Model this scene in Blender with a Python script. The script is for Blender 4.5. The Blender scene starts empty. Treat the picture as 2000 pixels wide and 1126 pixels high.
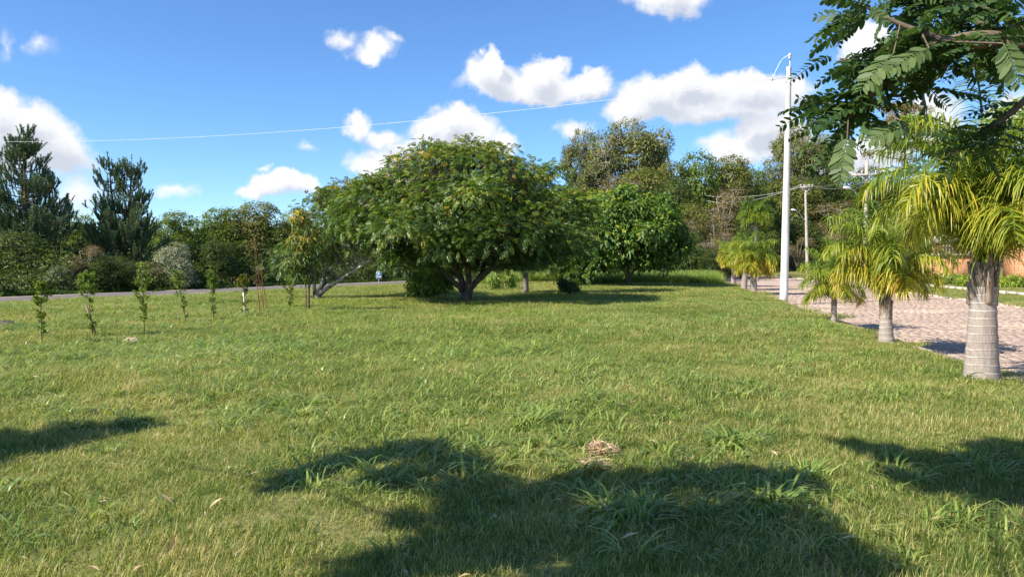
import bpy, math, random
import numpy as np
from mathutils import Vector, Matrix, Euler

# ------------------------------------------------------------------ camera, sky, sun, exposure
scene = bpy.context.scene
COL = scene.collection
R = math.radians
F_PX, CX, CY = 1480.0, 1000.0, 563.0          # focal length and centre in photo pixels
PITCH = R(2.05); CAMZ = 1.6
cam_d = bpy.data.cameras.new('camera'); cam = bpy.data.objects.new('camera', cam_d); COL.objects.link(cam)
cam_d.sensor_width = 36; cam_d.lens = 36*F_PX/2000; cam_d.clip_end = 4000; cam_d.clip_start = .05
cam.location = (0, 0, CAMZ); cam.rotation_euler = (R(90)-PITCH, 0, 0)
scene.camera = cam

SKY_TINT = (.080, .092, .103, 1); SKY_SAT = 1.04
SUN_EL = R(41); SHX, SHY = .875, .484            # shadows fall to the right and away
sun_d = bpy.data.lights.new('sun', 'SUN'); sun = bpy.data.objects.new('sun', sun_d); COL.objects.link(sun)
sun_d.energy = 4.6; sun_d.angle = R(.5); sun_d.color = (1, .93, .80)
sun.rotation_euler = Vector((SHX*math.cos(SUN_EL), SHY*math.cos(SUN_EL), -math.sin(SUN_EL))).to_track_quat('-Z', 'Y').to_euler()
sun.location = (-20, -14, 25)

scene.view_settings.view_transform = 'Standard'; scene.view_settings.look = 'None'
scene.view_settings.exposure = 1.0; scene.view_settings.gamma = 1
scene.view_settings.use_curve_mapping = False
scene.render.film_transparent = False
scene.cycles.max_bounces = 6; scene.cycles.diffuse_bounces = 3; scene.cycles.transmission_bounces = 4
scene.cycles.transparent_max_bounces = 4
scene.cycles.use_denoising = True

def ray(px, py):
    dx = (px-CX)/F_PX; dz = -(py-CY)/F_PX; c, s = math.cos(PITCH), math.sin(PITCH)
    return np.array([dx, c+dz*s, -s+dz*c])
def at(px, py, Y):                              # the point a pixel shows at a known forward distance
    d = ray(px, py); t = Y/d[1]
    return np.array([d[0]*t, Y, CAMZ+d[2]*t])

# --- node helpers
class NT:
    def __init__(s, tree): s.t = tree; s.n = tree.nodes; s.l = tree.links
    def new(s, typ, **kw):
        n = s.n.new(typ)
        for k, v in kw.items(): setattr(n, k, v)
        return n
    def put(s, sock, v):
        if isinstance(v, bpy.types.NodeSocket): s.l.new(v, sock)
        elif v is not None: sock.default_value = v
    def math(s, op, a, b=None, c=None, clamp=False):
        n = s.new('ShaderNodeMath', operation=op, use_clamp=clamp)
        s.put(n.inputs[0], a); s.put(n.inputs[1], b); s.put(n.inputs[2], c); return n.outputs[0]
    def vmath(s, op, a, b=None):
        n = s.new('ShaderNodeVectorMath', operation=op); s.put(n.inputs[0], a)
        if b is not None: s.put(n.inputs[1], b)
        return n.outputs['Value'] if op in ('LENGTH', 'DOT_PRODUCT') else n.outputs[0]
    def mix(s, f, a, b, mode='MIX'):
        n = s.new('ShaderNodeMix', data_type='RGBA', blend_type=mode)
        s.put(n.inputs[0], f); s.put(n.inputs[6], a); s.put(n.inputs[7], b); return n.outputs[2]
    def noise(s, vec, scale, detail=4, rough=.55, dist=0):
        n = s.new('ShaderNodeTexNoise'); s.put(n.inputs['Vector'], vec)
        n.inputs['Scale'].default_value = scale; n.inputs['Detail'].default_value = detail
        n.inputs['Roughness'].default_value = rough; n.inputs['Distortion'].default_value = dist; return n
    def ramp(s, f, stops):
        n = s.new('ShaderNodeValToRGB'); s.put(n.inputs[0], f); e = n.color_ramp.elements
        while len(e) > 1: e.remove(e[-1])
        for i, (p, c) in enumerate(stops):
            k = e[0] if i == 0 else e.new(p)
            k.position = p; k.color = (*c, 1) if len(c) == 3 else c
        return n.outputs[0]
    def smooth(s, v, lo, hi):
        n = s.new('ShaderNodeMapRange', interpolation_type='SMOOTHSTEP'); s.put(n.inputs[0], v)
        n.inputs[1].default_value = lo; n.inputs[2].default_value = hi; return n.outputs[0]

# --- world: Nishita sky with fair-weather cumulus
PUFFS = [ # photo px centre, radii px, strength
 (20,258,95,48,1),(95,288,68,44,1),(-70,275,120,70,1),(120,315,55,20,.75),(-40,215,60,40,.9),
 (75,97,26,22,.55),(5,88,14,30,.5),(110,105,16,30,.42),
 (716,92,42,20,.75),(660,66,26,17,.6),(750,75,24,10,.6),
 (1310,2,75,32,.9),(1250,-6,40,18,.7),
 (955,158,52,36,1),(966,124,20,28,1),(1062,142,52,28,1),(1050,172,145,26,1),(1160,160,42,24,1),
 (1245,212,60,36,1),(1352,158,56,30,1),(1290,188,76,36,1),(1450,172,110,30,1),(1390,208,165,30,1),(1550,172,50,28,.9),
 (703,248,28,30,.85),(755,265,42,20,.8),
 (872,238,48,32,1),(890,262,80,30,1),(985,282,44,20,.8),(800,292,60,22,.72),
 (725,322,62,22,.85),(745,302,40,18,.8),
 (1130,250,36,20,.7),
 (1482,246,50,30,1),(1450,290,64,28,.95),(1535,268,44,42,1),(1420,285,50,26,.7),
 (545,360,62,22,1),(495,370,40,13,.85),(590,368,34,18,.9),(620,385,70,14,.6),
 (345,368,42,15,.6),(596,281,19,14,.55),(524,324,18,10,.6),(140,380,50,50,.6),
 (1685,85,44,34,1),(1680,300,90,44,.9),(1800,240,60,50,.8),(1985,235,45,40,1)]
world = bpy.data.worlds.new('World'); scene.world = world; world.use_nodes = True
def build_world():
    g = bpy.data.node_groups.new('cumulus_field', 'ShaderNodeTree')
    g.interface.new_socket('uv', in_out='INPUT', socket_type='NodeSocketVector')
    g.interface.new_socket('density', in_out='OUTPUT', socket_type='NodeSocketFloat')
    q = NT(g); gi = q.new('NodeGroupInput'); go = q.new('NodeGroupOutput'); acc = None; src = gi.outputs[0]
    for i, (px, py, rx, ry, w) in enumerate(PUFFS):
        if i and i % 8 == 0:                                   # chained in chunks so the shader keeps few values at a time
            k = q.new('ShaderNodeCombineXYZ'); q.put(k.inputs[2], acc); src = q.vmath('ADD', gi.outputs[0], q.vmath('MULTIPLY', k.outputs[0], (0, 0, .01)))
        d = ray(px, py); u = math.atan2(d[0], d[1]); v = math.asin(d[2]/np.linalg.norm(d))
        ru, rv = rx/F_PX*1.25, ry/F_PX*1.3
        m = q.new('ShaderNodeMapping'); q.l.new(src, m.inputs[0])
        m.inputs['Location'].default_value = (-u/ru, -v/rv, 0); m.inputs['Scale'].default_value = (1/ru, 1/rv, 0)
        L = q.vmath('LENGTH', m.outputs[0])
        if w < 1: d0 = max((w-.35)/.65, .12); L = q.math('MULTIPLY_ADD', L, d0, 1-d0)
        acc = L if acc is None else q.math('SMOOTH_MIN', acc, L, .22)
    q.l.new(q.math('SUBTRACT', 1.0, acc), go.inputs[0])
    t = NT(world.node_tree); world.node_tree.nodes.clear()
    out = t.new('ShaderNodeOutputWorld'); bg = t.new('ShaderNodeBackground'); t.l.new(bg.outputs[0], out.inputs[0])
    sky = t.new('ShaderNodeTexSky', sky_type='NISHITA', sun_disc=False)
    sky.sun_elevation = SUN_EL; sky.sun_rotation = math.atan2(-SHX, -SHY)
    world.cycles.sampling_method = 'MANUAL'; world.cycles.sample_map_resolution = 256
    sky.altitude = 1200; sky.air_density = 1.0; sky.dust_density = 0; sky.ozone_density = 5
    tc = t.new('ShaderNodeTexCoord'); D = tc.outputs['Generated']
    sep = t.new('ShaderNodeSeparateXYZ'); t.l.new(D, sep.inputs[0])
    u = t.math('ARCTAN2', sep.outputs[0], sep.outputs[1]); v = t.math('ARCSINE', sep.outputs[2])
    n1 = t.noise(D, 13, 5, .58); n2 = t.noise(D, 48, 4, .6)
    def off(n, a): 
        s = t.vmath('SUBTRACT', n.outputs['Color'], (.5, .5, .5)); return t.vmath('MULTIPLY', s, (a, a*.8, 0))
    uv = t.new('ShaderNodeCombineXYZ'); t.put(uv.inputs[0], u); t.put(uv.inputs[1], v)
    w = t.vmath('ADD', t.vmath('ADD', uv.outputs[0], off(n1, .075)), off(n2, .022))
    def field(vec):
        k = t.new('ShaderNodeGroup'); k.node_tree = g; t.l.new(vec, k.inputs[0]); return k.outputs[0]
    d0 = field(w); dup = field(t.vmath('ADD', w, (-.010, .020, 0)))
    # beyond the framed part of the sky the same kind of scattered cumulus goes on
    zz = t.math('MAXIMUM', sep.outputs[2], .06); cz = t.new('ShaderNodeCombineXYZ')
    for i in range(3): t.put(cz.inputs[i], zz)
    pv = t.vmath('DIVIDE', D, cz.outputs[0])
    gn = t.noise(pv, 1.3, 5, .55); gden0 = t.math('MULTIPLY', t.math('SUBTRACT', gn.outputs[0], .56), 5.0)
    au = t.math('ABSOLUTE', u)
    outm = t.math('MAXIMUM', t.smooth(au, .72, .85), t.smooth(v, .40, .50))
    gden = t.math('SUBTRACT', gden0, t.math('MULTIPLY', t.math('SUBTRACT', 1.0, outm), 5.0))
    dens = t.math('MAXIMUM', d0, gden)
    mask = t.math('MULTIPLY', t.smooth(dens, .04, .42), .97)
    mask = t.math('MULTIPLY', mask, t.smooth(v, -.02, .03))
    shade = t.smooth(t.math('ADD', dup, t.math('MULTIPLY', t.math('SUBTRACT', n1.outputs[0], .5), .55)), .18, .85)
    ccol = t.mix(shade, (.53, .53, .535, 1), (.34, .36, .405, 1))
    hs = t.new('ShaderNodeHueSaturation'); hs.inputs['Saturation'].default_value = SKY_SAT
    t.l.new(t.mix(1.0, sky.outputs[0], SKY_TINT, 'MULTIPLY'), hs.inputs['Color']); blue = hs.outputs[0]
    gmask = t.math('MULTIPLY', t.smooth(gden0, .04, .42), .97); gmask = t.math('MULTIPLY', gmask, t.smooth(v, .0, .06))
    gshade = t.smooth(gden0, .3, 1.2); gcol = t.mix(gshade, (.53, .53, .535, 1), (.34, .36, .405, 1))
    t.l.new(t.mix(mask, blue, ccol), bg.inputs[0]); bg.inputs[1].default_value = 1.0
    bg2 = t.new('ShaderNodeBackground'); t.l.new(t.mix(gmask, blue, gcol), bg2.inputs[0])
    near = t.math('MULTIPLY', t.math('LESS_THAN', au, .87), t.math('MULTIPLY', t.math('LESS_THAN', v, .51), t.math('GREATER_THAN', v, -.02)))
    near = t.math('MULTIPLY', near, t.math('GREATER_THAN', sep.outputs[1], 0.0))
    mx = t.new('ShaderNodeMixShader'); t.l.new(near, mx.inputs[0]); t.l.new(bg2.outputs[0], mx.inputs[1]); t.l.new(bg.outputs[0], mx.inputs[2])
    t.l.new(mx.outputs[0], out.inputs[0])
build_world()

# ------------------------------------------------------------------ mesh helpers
rng = np.random.default_rng(7)
def unit(v): return v/np.maximum(np.linalg.norm(v, axis=-1, keepdims=True), 1e-9)
def sm(t): t = np.clip(t, 0, 1); return t*t*(3-2*t)
def rv(n, r=None): return unit((r or rng).normal(size=(n, 3)))

class Acc:
    """collects vertices, faces and a per-vertex tone"""
    def __init__(s): s.V = []; s.F = {}; s.T = []; s.n = 0
    def add(s, V, F, tone=0.5):
        V = np.asarray(V, float).reshape(-1, 3); F = np.asarray(F, int)
        s.V.append(V); s.F.setdefault(F.shape[1], []).append(F+s.n)
        s.T.append(np.broadcast_to(np.asarray(tone, float), (len(V),))); s.n += len(V)
    def merge(s, o):
        for k, fs in o.F.items(): s.F.setdefault(k, []).extend([f+s.n for f in fs])
        s.V += o.V; s.T += o.T; s.n += o.n
    def mesh(s, name, smooth=False):
        V = np.concatenate(s.V); Fs = [np.concatenate(f) for f in s.F.values()]
        me = bpy.data.meshes.new(name); me.vertices.add(len(V)); me.vertices.foreach_set('co', V.astype(np.float32).ravel())
        loops = np.concatenate([f.ravel() for f in Fs]); tot = np.concatenate([np.full(len(f), f.shape[1]) for f in Fs])
        me.loops.add(len(loops)); me.loops.foreach_set('vertex_index', loops.astype(np.int32))
        me.polygons.add(len(tot)); st = np.concatenate([[0], np.cumsum(tot)[:-1]])
        me.polygons.foreach_set('loop_start', st.astype(np.int32)); me.polygons.foreach_set('loop_total', tot.astype(np.int32))
        if smooth: me.polygons.foreach_set('use_smooth', np.ones(len(tot), bool))
        a = me.attributes.new('tone', 'FLOAT', 'POINT'); a.data.foreach_set('value', np.concatenate(s.T).astype(np.float32))
        me.update(calc_edges=True); return me
    def obj(s, name, mat, parent=None, smooth=False, **kw): return mobj(name, s.mesh(name, smooth), mat, parent, **kw)

def mobj(name, me, mat, parent=None, loc=None, kind=None, label=None, cat=None, group=None):
    o = bpy.data.objects.new(name, me); COL.objects.link(o)
    if mat is not None and len(me.materials) == 0: me.materials.append(mat)
    if parent is not None: o.parent = parent
    if loc is not None: o.location = loc
    return tag(o, label, cat, group, kind)
def tag(o, label=None, cat=None, group=None, kind=None):
    if label: o['label'] = label
    if cat: o['category'] = cat
    if group: o['group'] = group
    if kind: o['kind'] = kind
    return o
def thing(name, label, cat, loc, group=None, rz=0):
    o = bpy.data.objects.new(name, None); COL.objects.link(o); o.empty_display_size = .2
    o.location = tuple(loc); o.rotation_euler = (0, 0, rz); return tag(o, label, cat, group)

def tube(acc, pts, rad, k=8, tone=.5, cap=True):
    P = np.asarray(pts, float); n = len(P); rad = np.broadcast_to(np.asarray(rad, float), (n,))
    T = np.gradient(P, axis=0); T = unit(T)
    ref = np.array([1., 0, 0]) if abs(T[:, 0]).mean() < .8 else np.array([0, 1., 0])
    U = unit(np.cross(T, ref)); W = np.cross(T, U)
    a = np.linspace(0, 2*np.pi, k, endpoint=False)
    ring = P[:, None]+rad[:, None, None]*(np.cos(a)[None, :, None]*U[:, None]+np.sin(a)[None, :, None]*W[:, None])
    i = np.arange(n-1)[:, None]*k; j = np.arange(k)[None]; j2 = (j+1) % k
    F = np.stack([i+j, i+j2, i+k+j2, i+k+j], -1).reshape(-1, 4)
    b = acc.n; acc.add(ring.reshape(-1, 3), F, tone)
    if cap:
        acc.F.setdefault(k, []).append(np.array([np.arange(k)[::-1]+b, np.arange(k)+b+(n-1)*k]))
def cones(acc, P0, P1, r0, r1, tone=.5):                       # many straight three-sided twigs at once
    P0 = np.asarray(P0); P1 = np.asarray(P1); n = len(P0)
    if n == 0: return
    T = unit(P1-P0); U = unit(np.cross(T, unit(rng.normal(size=(n, 3))))); W = np.cross(T, U)
    a = np.array([0, 2.094, 4.189]); d = np.cos(a)[None, :, None]*U[:, None]+np.sin(a)[None, :, None]*W[:, None]
    r0 = np.broadcast_to(r0, (n,)); r1 = np.broadcast_to(r1, (n,))
    V = np.concatenate([P0[:, None]+d*r0[:, None, None], P1[:, None]+d*r1[:, None, None]], 1)
    f = np.array([[0, 1, 4, 3], [1, 2, 5, 4], [2, 0, 3, 5]])
    acc.add(V.reshape(-1, 3), (np.arange(n)[:, None, None]*6+f).reshape(-1, 4), tone)
def box(acc, c, s, tone=.5, rz=0, rot=None):
    c = np.asarray(c, float); h = np.asarray(s, float)/2
    V = np.array([[x, y, z] for x in (-1, 1) for y in (-1, 1) for z in (-1, 1)])*h
    if rot is not None: V = V@np.array(rot.to_matrix()).T
    elif rz: V = V@np.array(Matrix.Rotation(rz, 3, 'Z')).T
    acc.add(V+c, [[0, 1, 3, 2], [4, 6, 7, 5], [0, 4, 5, 1], [2, 3, 7, 6], [0, 2, 6, 4], [1, 5, 7, 3]], tone)
def smooth_path(ctrl, n=10):                                   # Catmull-Rom through control points
    C = np.asarray(ctrl, float); C = np.vstack([2*C[0]-C[1], C, 2*C[-1]-C[-2]]); out = []
    for i in range(1, len(C)-2):
        t = np.linspace(0, 1, n, endpoint=False)[:, None]; p0, p1, p2, p3 = C[i-1:i+3]
        out.append(.5*(2*p1+(p2-p0)*t+(2*p0-5*p1+4*p2-p3)*t**2+(3*p1-p0-3*p2+p3)*t**3))
    return np.vstack(out+[C[-2][None]])

def leaves(acc, c, axis, nrm, L, W, tone, fold=.25, droop=.12):
    """folded four-point leaf blades"""
    n = len(c); axis = unit(axis); side = unit(np.cross(axis, nrm)); nn = np.cross(side, axis)
    L = np.broadcast_to(L, (n,))[:, None]; W = np.broadcast_to(W, (n,))[:, None]
    b = c-axis*L*.5; t = c+axis*L*.5-np.array([0, 0, 1.])*L*droop
    m = c-axis*L*.06+nn*W*fold
    V = np.stack([b, m+side*W*.5, t, m-side*W*.5], 1)
    acc.add(V.reshape(-1, 3), np.arange(n*4).reshape(n, 4), np.repeat(np.broadcast_to(tone, (n,)), 4))
def pinnate(acc, base, axis, nrm, length, pairs, ll, lw, tone, droop=.35, fold=.2):
    """compound leaves: pairs of leaflets along a drooping rachis"""
    M = len(base); axis = unit(axis); side = unit(np.cross(axis, nrm)); nn = np.cross(side, axis)
    t = (np.arange(pairs)+.6)/pairs
    length = np.broadcast_to(length, (M,))
    P = base[:, None]+axis[:, None]*(t[None, :, None]*length[:, None, None])
    P = P-np.array([0, 0, 1.])*(droop*t**1.8)[None, :, None]*length[:, None, None]
    prof = (.65+.55*np.sin(np.pi*np.clip(t*.9+.12, 0, 1)))
    for s in (-1, 1):
        ax = unit(side[:, None]*s*.9+axis[:, None]*.5-np.array([0, 0, .22])+rng.normal(size=(M, pairs, 3))*.13)
        l = ll*prof[None]*np.ones((M, 1))*(1+rng.normal(size=(M, pairs))*.08)
        cc = P+ax*l[..., None]*.52
        leaves(acc, cc.reshape(-1, 3), ax.reshape(-1, 3), np.repeat(nn, pairs, 0)+rng.normal(size=(M*pairs, 3))*.2,
               l.ravel(), lw*np.repeat(np.ones(M), pairs)*np.tile(prof, M), (np.repeat(np.broadcast_to(tone, (M,)), pairs)+rng.normal(size=M*pairs)*.05), fold)
    return P

# ------------------------------------------------------------------ ground levels
RX, RY = -30.9, 45.7; RD = np.array([.452, .892]); RN = np.array([.892, -.452])   # near edge of the asphalt road
def kerb_x(y): return 7.15+.2*(np.asarray(y, float)-10.3)
STREET_W, STREET_Z = 8.8, -.22
def road_s(x, y): return (np.asarray(x)-RX)*RN[0]+(np.asarray(y)-RY)*RN[1]
def terr(x, y):
    x = np.asarray(x, float); y = np.asarray(y, float); s = road_s(x, y)
    z = -.9*sm((22-s)/20)-.16*np.exp(-((s-4.2)/1.6)**2)
    k = x-kerb_x(y)
    flat = sm((s-2)/6)*sm((-k-.3)/2)
    z = z+flat*(.035*np.sin(x*.9+1.3*np.sin(y*.31))+.03*np.sin(y*.7+x*.23+1)+.02*np.sin(x*2.1-y*1.7))
    zs = -.1*sm((k+.9)/.85)-.26*((k > .02) & (k < STREET_W-.02))
    z = z+np.where(y < 140, zs, 0)
    z = z+np.where(k > STREET_W, .25*sm((k-STREET_W-1)/8), 0)
    z = z+9*sm((y-88)/80)*sm((x-8)/40)
    return z
def ground(px, py):
    d = ray(px, py); z = 0.
    for _ in range(30):
        t = (z-CAMZ)/d[2]; z = float(terr(d[0]*t, d[1]*t))*.5+z*.5
    return np.array([d[0]*t, d[1]*t, float(terr(d[0]*t, d[1]*t))])

# ------------------------------------------------------------------ materials
def material(name):
    m = bpy.data.materials.new(name); m.use_nodes = True; m.node_tree.nodes.clear(); t = NT(m.node_tree)
    out = t.new('ShaderNodeOutputMaterial'); return m, t, out
def pos(t): return t.new('ShaderNodeNewGeometry').outputs['Position']
def objco(t): return t.new('ShaderNodeTexCoord').outputs['Object']
def principled(t, col, rough=.6, spec=.3, bump=None, bstr=.3, bdist=.02):
    p = t.new('ShaderNodeBsdfPrincipled'); t.put(p.inputs['Base Color'], col); t.put(p.inputs['Roughness'], rough)
    p.inputs['Specular IOR Level'].default_value = spec
    if bump is not None:
        b = t.new('ShaderNodeBump'); b.inputs['Strength'].default_value = bstr; b.inputs['Distance'].default_value = bdist
        t.put(b.inputs['Height'], bump); t.l.new(b.outputs[0], p.inputs['Normal'])
    return p
def leaf_mat(name, stops, trans=.35, rough=.5, spec=.35, vary=None, vscale=.25, tcol=(1.25, 1.25, .6, 1), gain=1.35):
    m, t, out = material(name)
    a = t.new('ShaderNodeAttribute', attribute_name='tone')
    f = a.outputs['Fac']
    if vary:
        n = t.noise(pos(t), vscale, 3, .6)
        f = t.math('ADD', f, t.math('MULTIPLY', t.math('SUBTRACT', n.outputs[0], .5), vary))
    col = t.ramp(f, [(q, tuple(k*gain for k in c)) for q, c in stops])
    p = principled(t, col, rough, spec)
    tr = t.new('ShaderNodeBsdfTranslucent'); t.put(tr.inputs[0], t.mix(1.0, col, tcol, 'MULTIPLY'))
    mx = t.new('ShaderNodeMixShader'); mx.inputs[0].default_value = trans
    t.l.new(p.outputs[0], mx.inputs[1]); t.l.new(tr.outputs[0], mx.inputs[2]); t.l.new(mx.outputs[0], out.inputs[0]); return m
def rough_mat(name, c1, c2, scale=6, detail=6, rough=.85, spec=.15, bump=.4, bdist=.02, stretch=None, obj=False, c3=None, s3=1.2):
    m, t, out = material(name); v = objco(t) if obj else pos(t)
    if stretch:
        mp = t.new('ShaderNodeMapping'); t.l.new(v, mp.inputs[0]); mp.inputs['Scale'].default_value = stretch; v = mp.outputs[0]
    n = t.noise(v, scale, detail, .62); col = t.ramp(n.outputs[0], [(.3, c1), (.7, c2)])
    if c3 is not None:
        n3 = t.noise(v, s3, 3, .6); col = t.mix(t.smooth(n3.outputs[0], .52, .62), col, (*c3, 1))
    p = principled(t, col, rough, spec, n.outputs[0], bump, bdist); t.l.new(p.outputs[0], out.inputs[0]); return m

M = {}
M['hero'] = leaf_mat('leaf_spreading_tree', [(0, (.025, .052, .010)), (.42, (.065, .115, .018)), (.72, (.14, .185, .026)), (.88, (.25, .235, .03)), (1, (.36, .22, .035))], .36, .42, .45, .35, .45, gain=1.5)
M['hero2'] = leaf_mat('leaf_pale_bark_tree', [(0, (.026, .052, .013)), (.5, (.065, .11, .022)), (.85, (.14, .17, .03)), (1, (.30, .20, .04))], .36, .45, .4, .4, .5, gain=1.5)
M['broad'] = leaf_mat('leaf_large_glossy', [(0, (.02, .045, .010)), (.5, (.060, .115, .018)), (.8, (.15, .205, .028)), (1, (.28, .28, .04))], .36, .42, .4, .3, .5, gain=1.65)
M['olive'] = leaf_mat('leaf_olive', [(0, (.036, .052, .014)), (.5, (.090, .106, .025)), (1, (.18, .168, .04))], .3, .5, .2, .4, .22, gain=1.7)
M['dark'] = leaf_mat('leaf_dark', [(0, (.018, .033, .010)), (.5, (.048, .073, .017)), (1, (.12, .138, .03))], .3, .5, .2, .4, .22, gain=1.7)
M['midgreen'] = leaf_mat('leaf_mid_green', [(0, (.030, .052, .012)), (.5, (.082, .122, .022)), (1, (.18, .205, .034))], .32, .5, .2, .4, .22, gain=1.7)
M['euc'] = leaf_mat('leaf_eucalyptus', [(0, (.040, .054, .018)), (.5, (.104, .114, .032)), (1, (.19, .18, .05))], .25, .5, .2, .4, .2, gain=1.7)
M['brown'] = leaf_mat('leaf_brownish', [(0, (.05, .042, .018)), (.5, (.125, .098, .034)), (1, (.22, .17, .06))], .25, .6, .2, .4, .3, gain=1.7)
M['pale'] = leaf_mat('leaf_silvery', [(0, (.06, .075, .045)), (.55, (.20, .22, .14)), (1, (.33, .34, .25))], .2, .5, .4, .6, .9)
M['bright'] = leaf_mat('leaf_yellow_green', [(0, (.06, .10, .014)), (.5, (.16, .21, .022)), (1, (.32, .32, .035))], .4, .5, .3, .3, .4, gain=1.7)
M['pine'] = leaf_mat('pine_needles', [(0, (.022, .044, .024)), (.5, (.060, .098, .046)), (1, (.14, .165, .062))], .15, .45, .4, .2, .3, gain=1.7)
M['palm'] = leaf_mat('palm_leaflets', [(0, (.040, .085, .012)), (.42, (.12, .185, .020)), (.72, (.26, .27, .028)), (.9, (.42, .33, .035)), (1, (.45, .28, .05))], .38, .4, .45, .3, 1.5)
M['canopy'] = leaf_mat('leaf_round_leaflets', [(0, (.02, .050, .016)), (.5, (.048, .100, .028)), (1, (.12, .18, .05))], .34, .5, .35, gain=1.0)
M['canopy_sunlit'] = leaf_mat('leaf_pale_sunlit', [(0, (.075, .125, .045)), (.5, (.12, .18, .065)), (1, (.19, .25, .085))], .42, .5, .3, gain=1.)  # copy of the canopy leaf with its sunlit paleness put into the colour
M['sapling'] = leaf_mat('leaf_sapling', [(0, (.035, .075, .014)), (.5, (.105, .165, .028)), (1, (.28, .26, .05))], .32, .5, .3, gain=1.8)
M['yellowleaf'] = leaf_mat('leaf_autumn_yellow', [(0, (.045, .085, .018)), (.5, (.10, .135, .024)), (.74, (.22, .19, .028)), (.92, (.42, .27, .03)), (1, (.48, .31, .04))], .36, .5, .3)
M['reddry'] = rough_mat('dry_red_stems', (.16, .07, .035), (.30, .15, .075), 30)
M['bark'] = rough_mat('bark_brown', (.055, .040, .028), (.16, .125, .09), 9, 6, .9, .1, .8, .03, (1, 1, .35))
M['bark_pale'] = rough_mat('bark_pale_patchy', (.20, .17, .135), (.46, .42, .36), 5, 6, .85, .15, .5, .02, (1, 1, .5), c3=(.10, .08, .06), s3=3.2)
M['bark_grey'] = rough_mat('bark_grey', (.14, .12, .10), (.36, .32, .27), 6, 5, .9, .1, .5, .02, (1, 1, .4))
M['twig'] = rough_mat('twig_brown', (.09, .065, .045), (.20, .15, .11), 14, 4, .85, .15, .2)
M['stake'] = rough_mat('weathered_stake', (.16, .10, .065), (.30, .21, .14), 20, 4, .9, .1, .4, .01, (1, 1, .2))
M['white_stake'] = rough_mat('whitened_stake', (.52, .44, .34), (.72, .66, .56), 20, 4, .9, .1, .3, .01, (1, 1, .2))

def palm_bark():
    m, t, out = material('palm_trunk_ringed'); v = objco(t); sp = t.new('ShaderNodeSeparateXYZ'); t.l.new(v, sp.inputs[0])
    n = t.noise(v, 3.5, 5, .6); mp = t.new('ShaderNodeMapping'); t.l.new(v, mp.inputs[0]); mp.inputs['Scale'].default_value = (14, 14, 2.0)
    st = t.noise(mp.outputs[0], 3, 5, .65)
    z = t.math('MULTIPLY_ADD', n.outputs[0], .05, sp.outputs[2])
    w = t.math('FRACT', t.math('MULTIPLY', z, 9.5))
    ring = t.math('SUBTRACT', 1.0, t.smooth(t.math('ABSOLUTE', t.math('SUBTRACT', w, .5)), .03, .13))
    col = t.ramp(st.outputs[0], [(.25, (.21, .165, .14)), (.75, (.40, .345, .31))])
    n4 = t.noise(v, 2.2, 3, .6)
    col = t.mix(t.math('MULTIPLY', ring, t.smooth(n4.outputs[0], .35, .6)), col, (.52, .45, .40, 1))
    n5 = t.noise(v, 4.1, 4, .65); col = t.mix(t.math('MULTIPLY', t.smooth(n5.outputs[0], .58, .7), .45), col, (.13, .10, .08, 1))
    h = t.math('ADD', t.math('MULTIPLY', ring, .7), st.outputs[0])
    p = principled(t, col, .85, .15, h, .45, .012); t.l.new(p.outputs[0], out.inputs[0]); return m
M['palm_bark'] = palm_bark()
M['boot'] = rough_mat('palm_leaf_bases', (.12, .075, .045), (.42, .33, .26), 7, 6, .9, .1, .7, .02, (2.5, 2.5, .8), obj=True)

def ground_mat():
    m, t, out = material('lawn_soil'); v = pos(t)
    n = t.noise(v, 22, 6, .65); big = t.noise(v, .35, 4, .6); mid = t.noise(v, 2.2, 4, .6)
    col = t.ramp(n.outputs[0], [(.28, (.09, .082, .034)), (.5, (.18, .175, .065)), (.72, (.30, .265, .12))])
    col = t.mix(t.smooth(big.outputs[0], .42, .62), col, (.15, .185, .048, 1))
    col = t.mix(t.math('MULTIPLY', t.smooth(mid.outputs[0], .58, .70), .7), col, (.33, .27, .15, 1))
    sp = t.new('ShaderNodeSeparateXYZ'); t.l.new(v, sp.inputs[0])                    # bare sandy strip along the kerb
    k = t.math('SUBTRACT', sp.outputs[0], t.math('MULTIPLY_ADD', sp.outputs[1], .2, 5.09)); k = t.math('ADD', k, t.math('MULTIPLY', t.math('SUBTRACT', mid.outputs[0], .5), 1.0))
    strip = t.math('MULTIPLY', t.smooth(k, -.75, -.35), t.math('LESS_THAN', k, 1.0))
    col = t.mix(strip, col, t.ramp(n.outputs[0], [(.3, (.38, .27, .18)), (.7, (.58, .43, .31))]))
    p = principled(t, col, .95, .05, n.outputs[0], .8, .03); t.l.new(p.outputs[0], out.inputs[0]); return m
M['ground'] = ground_mat()

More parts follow.
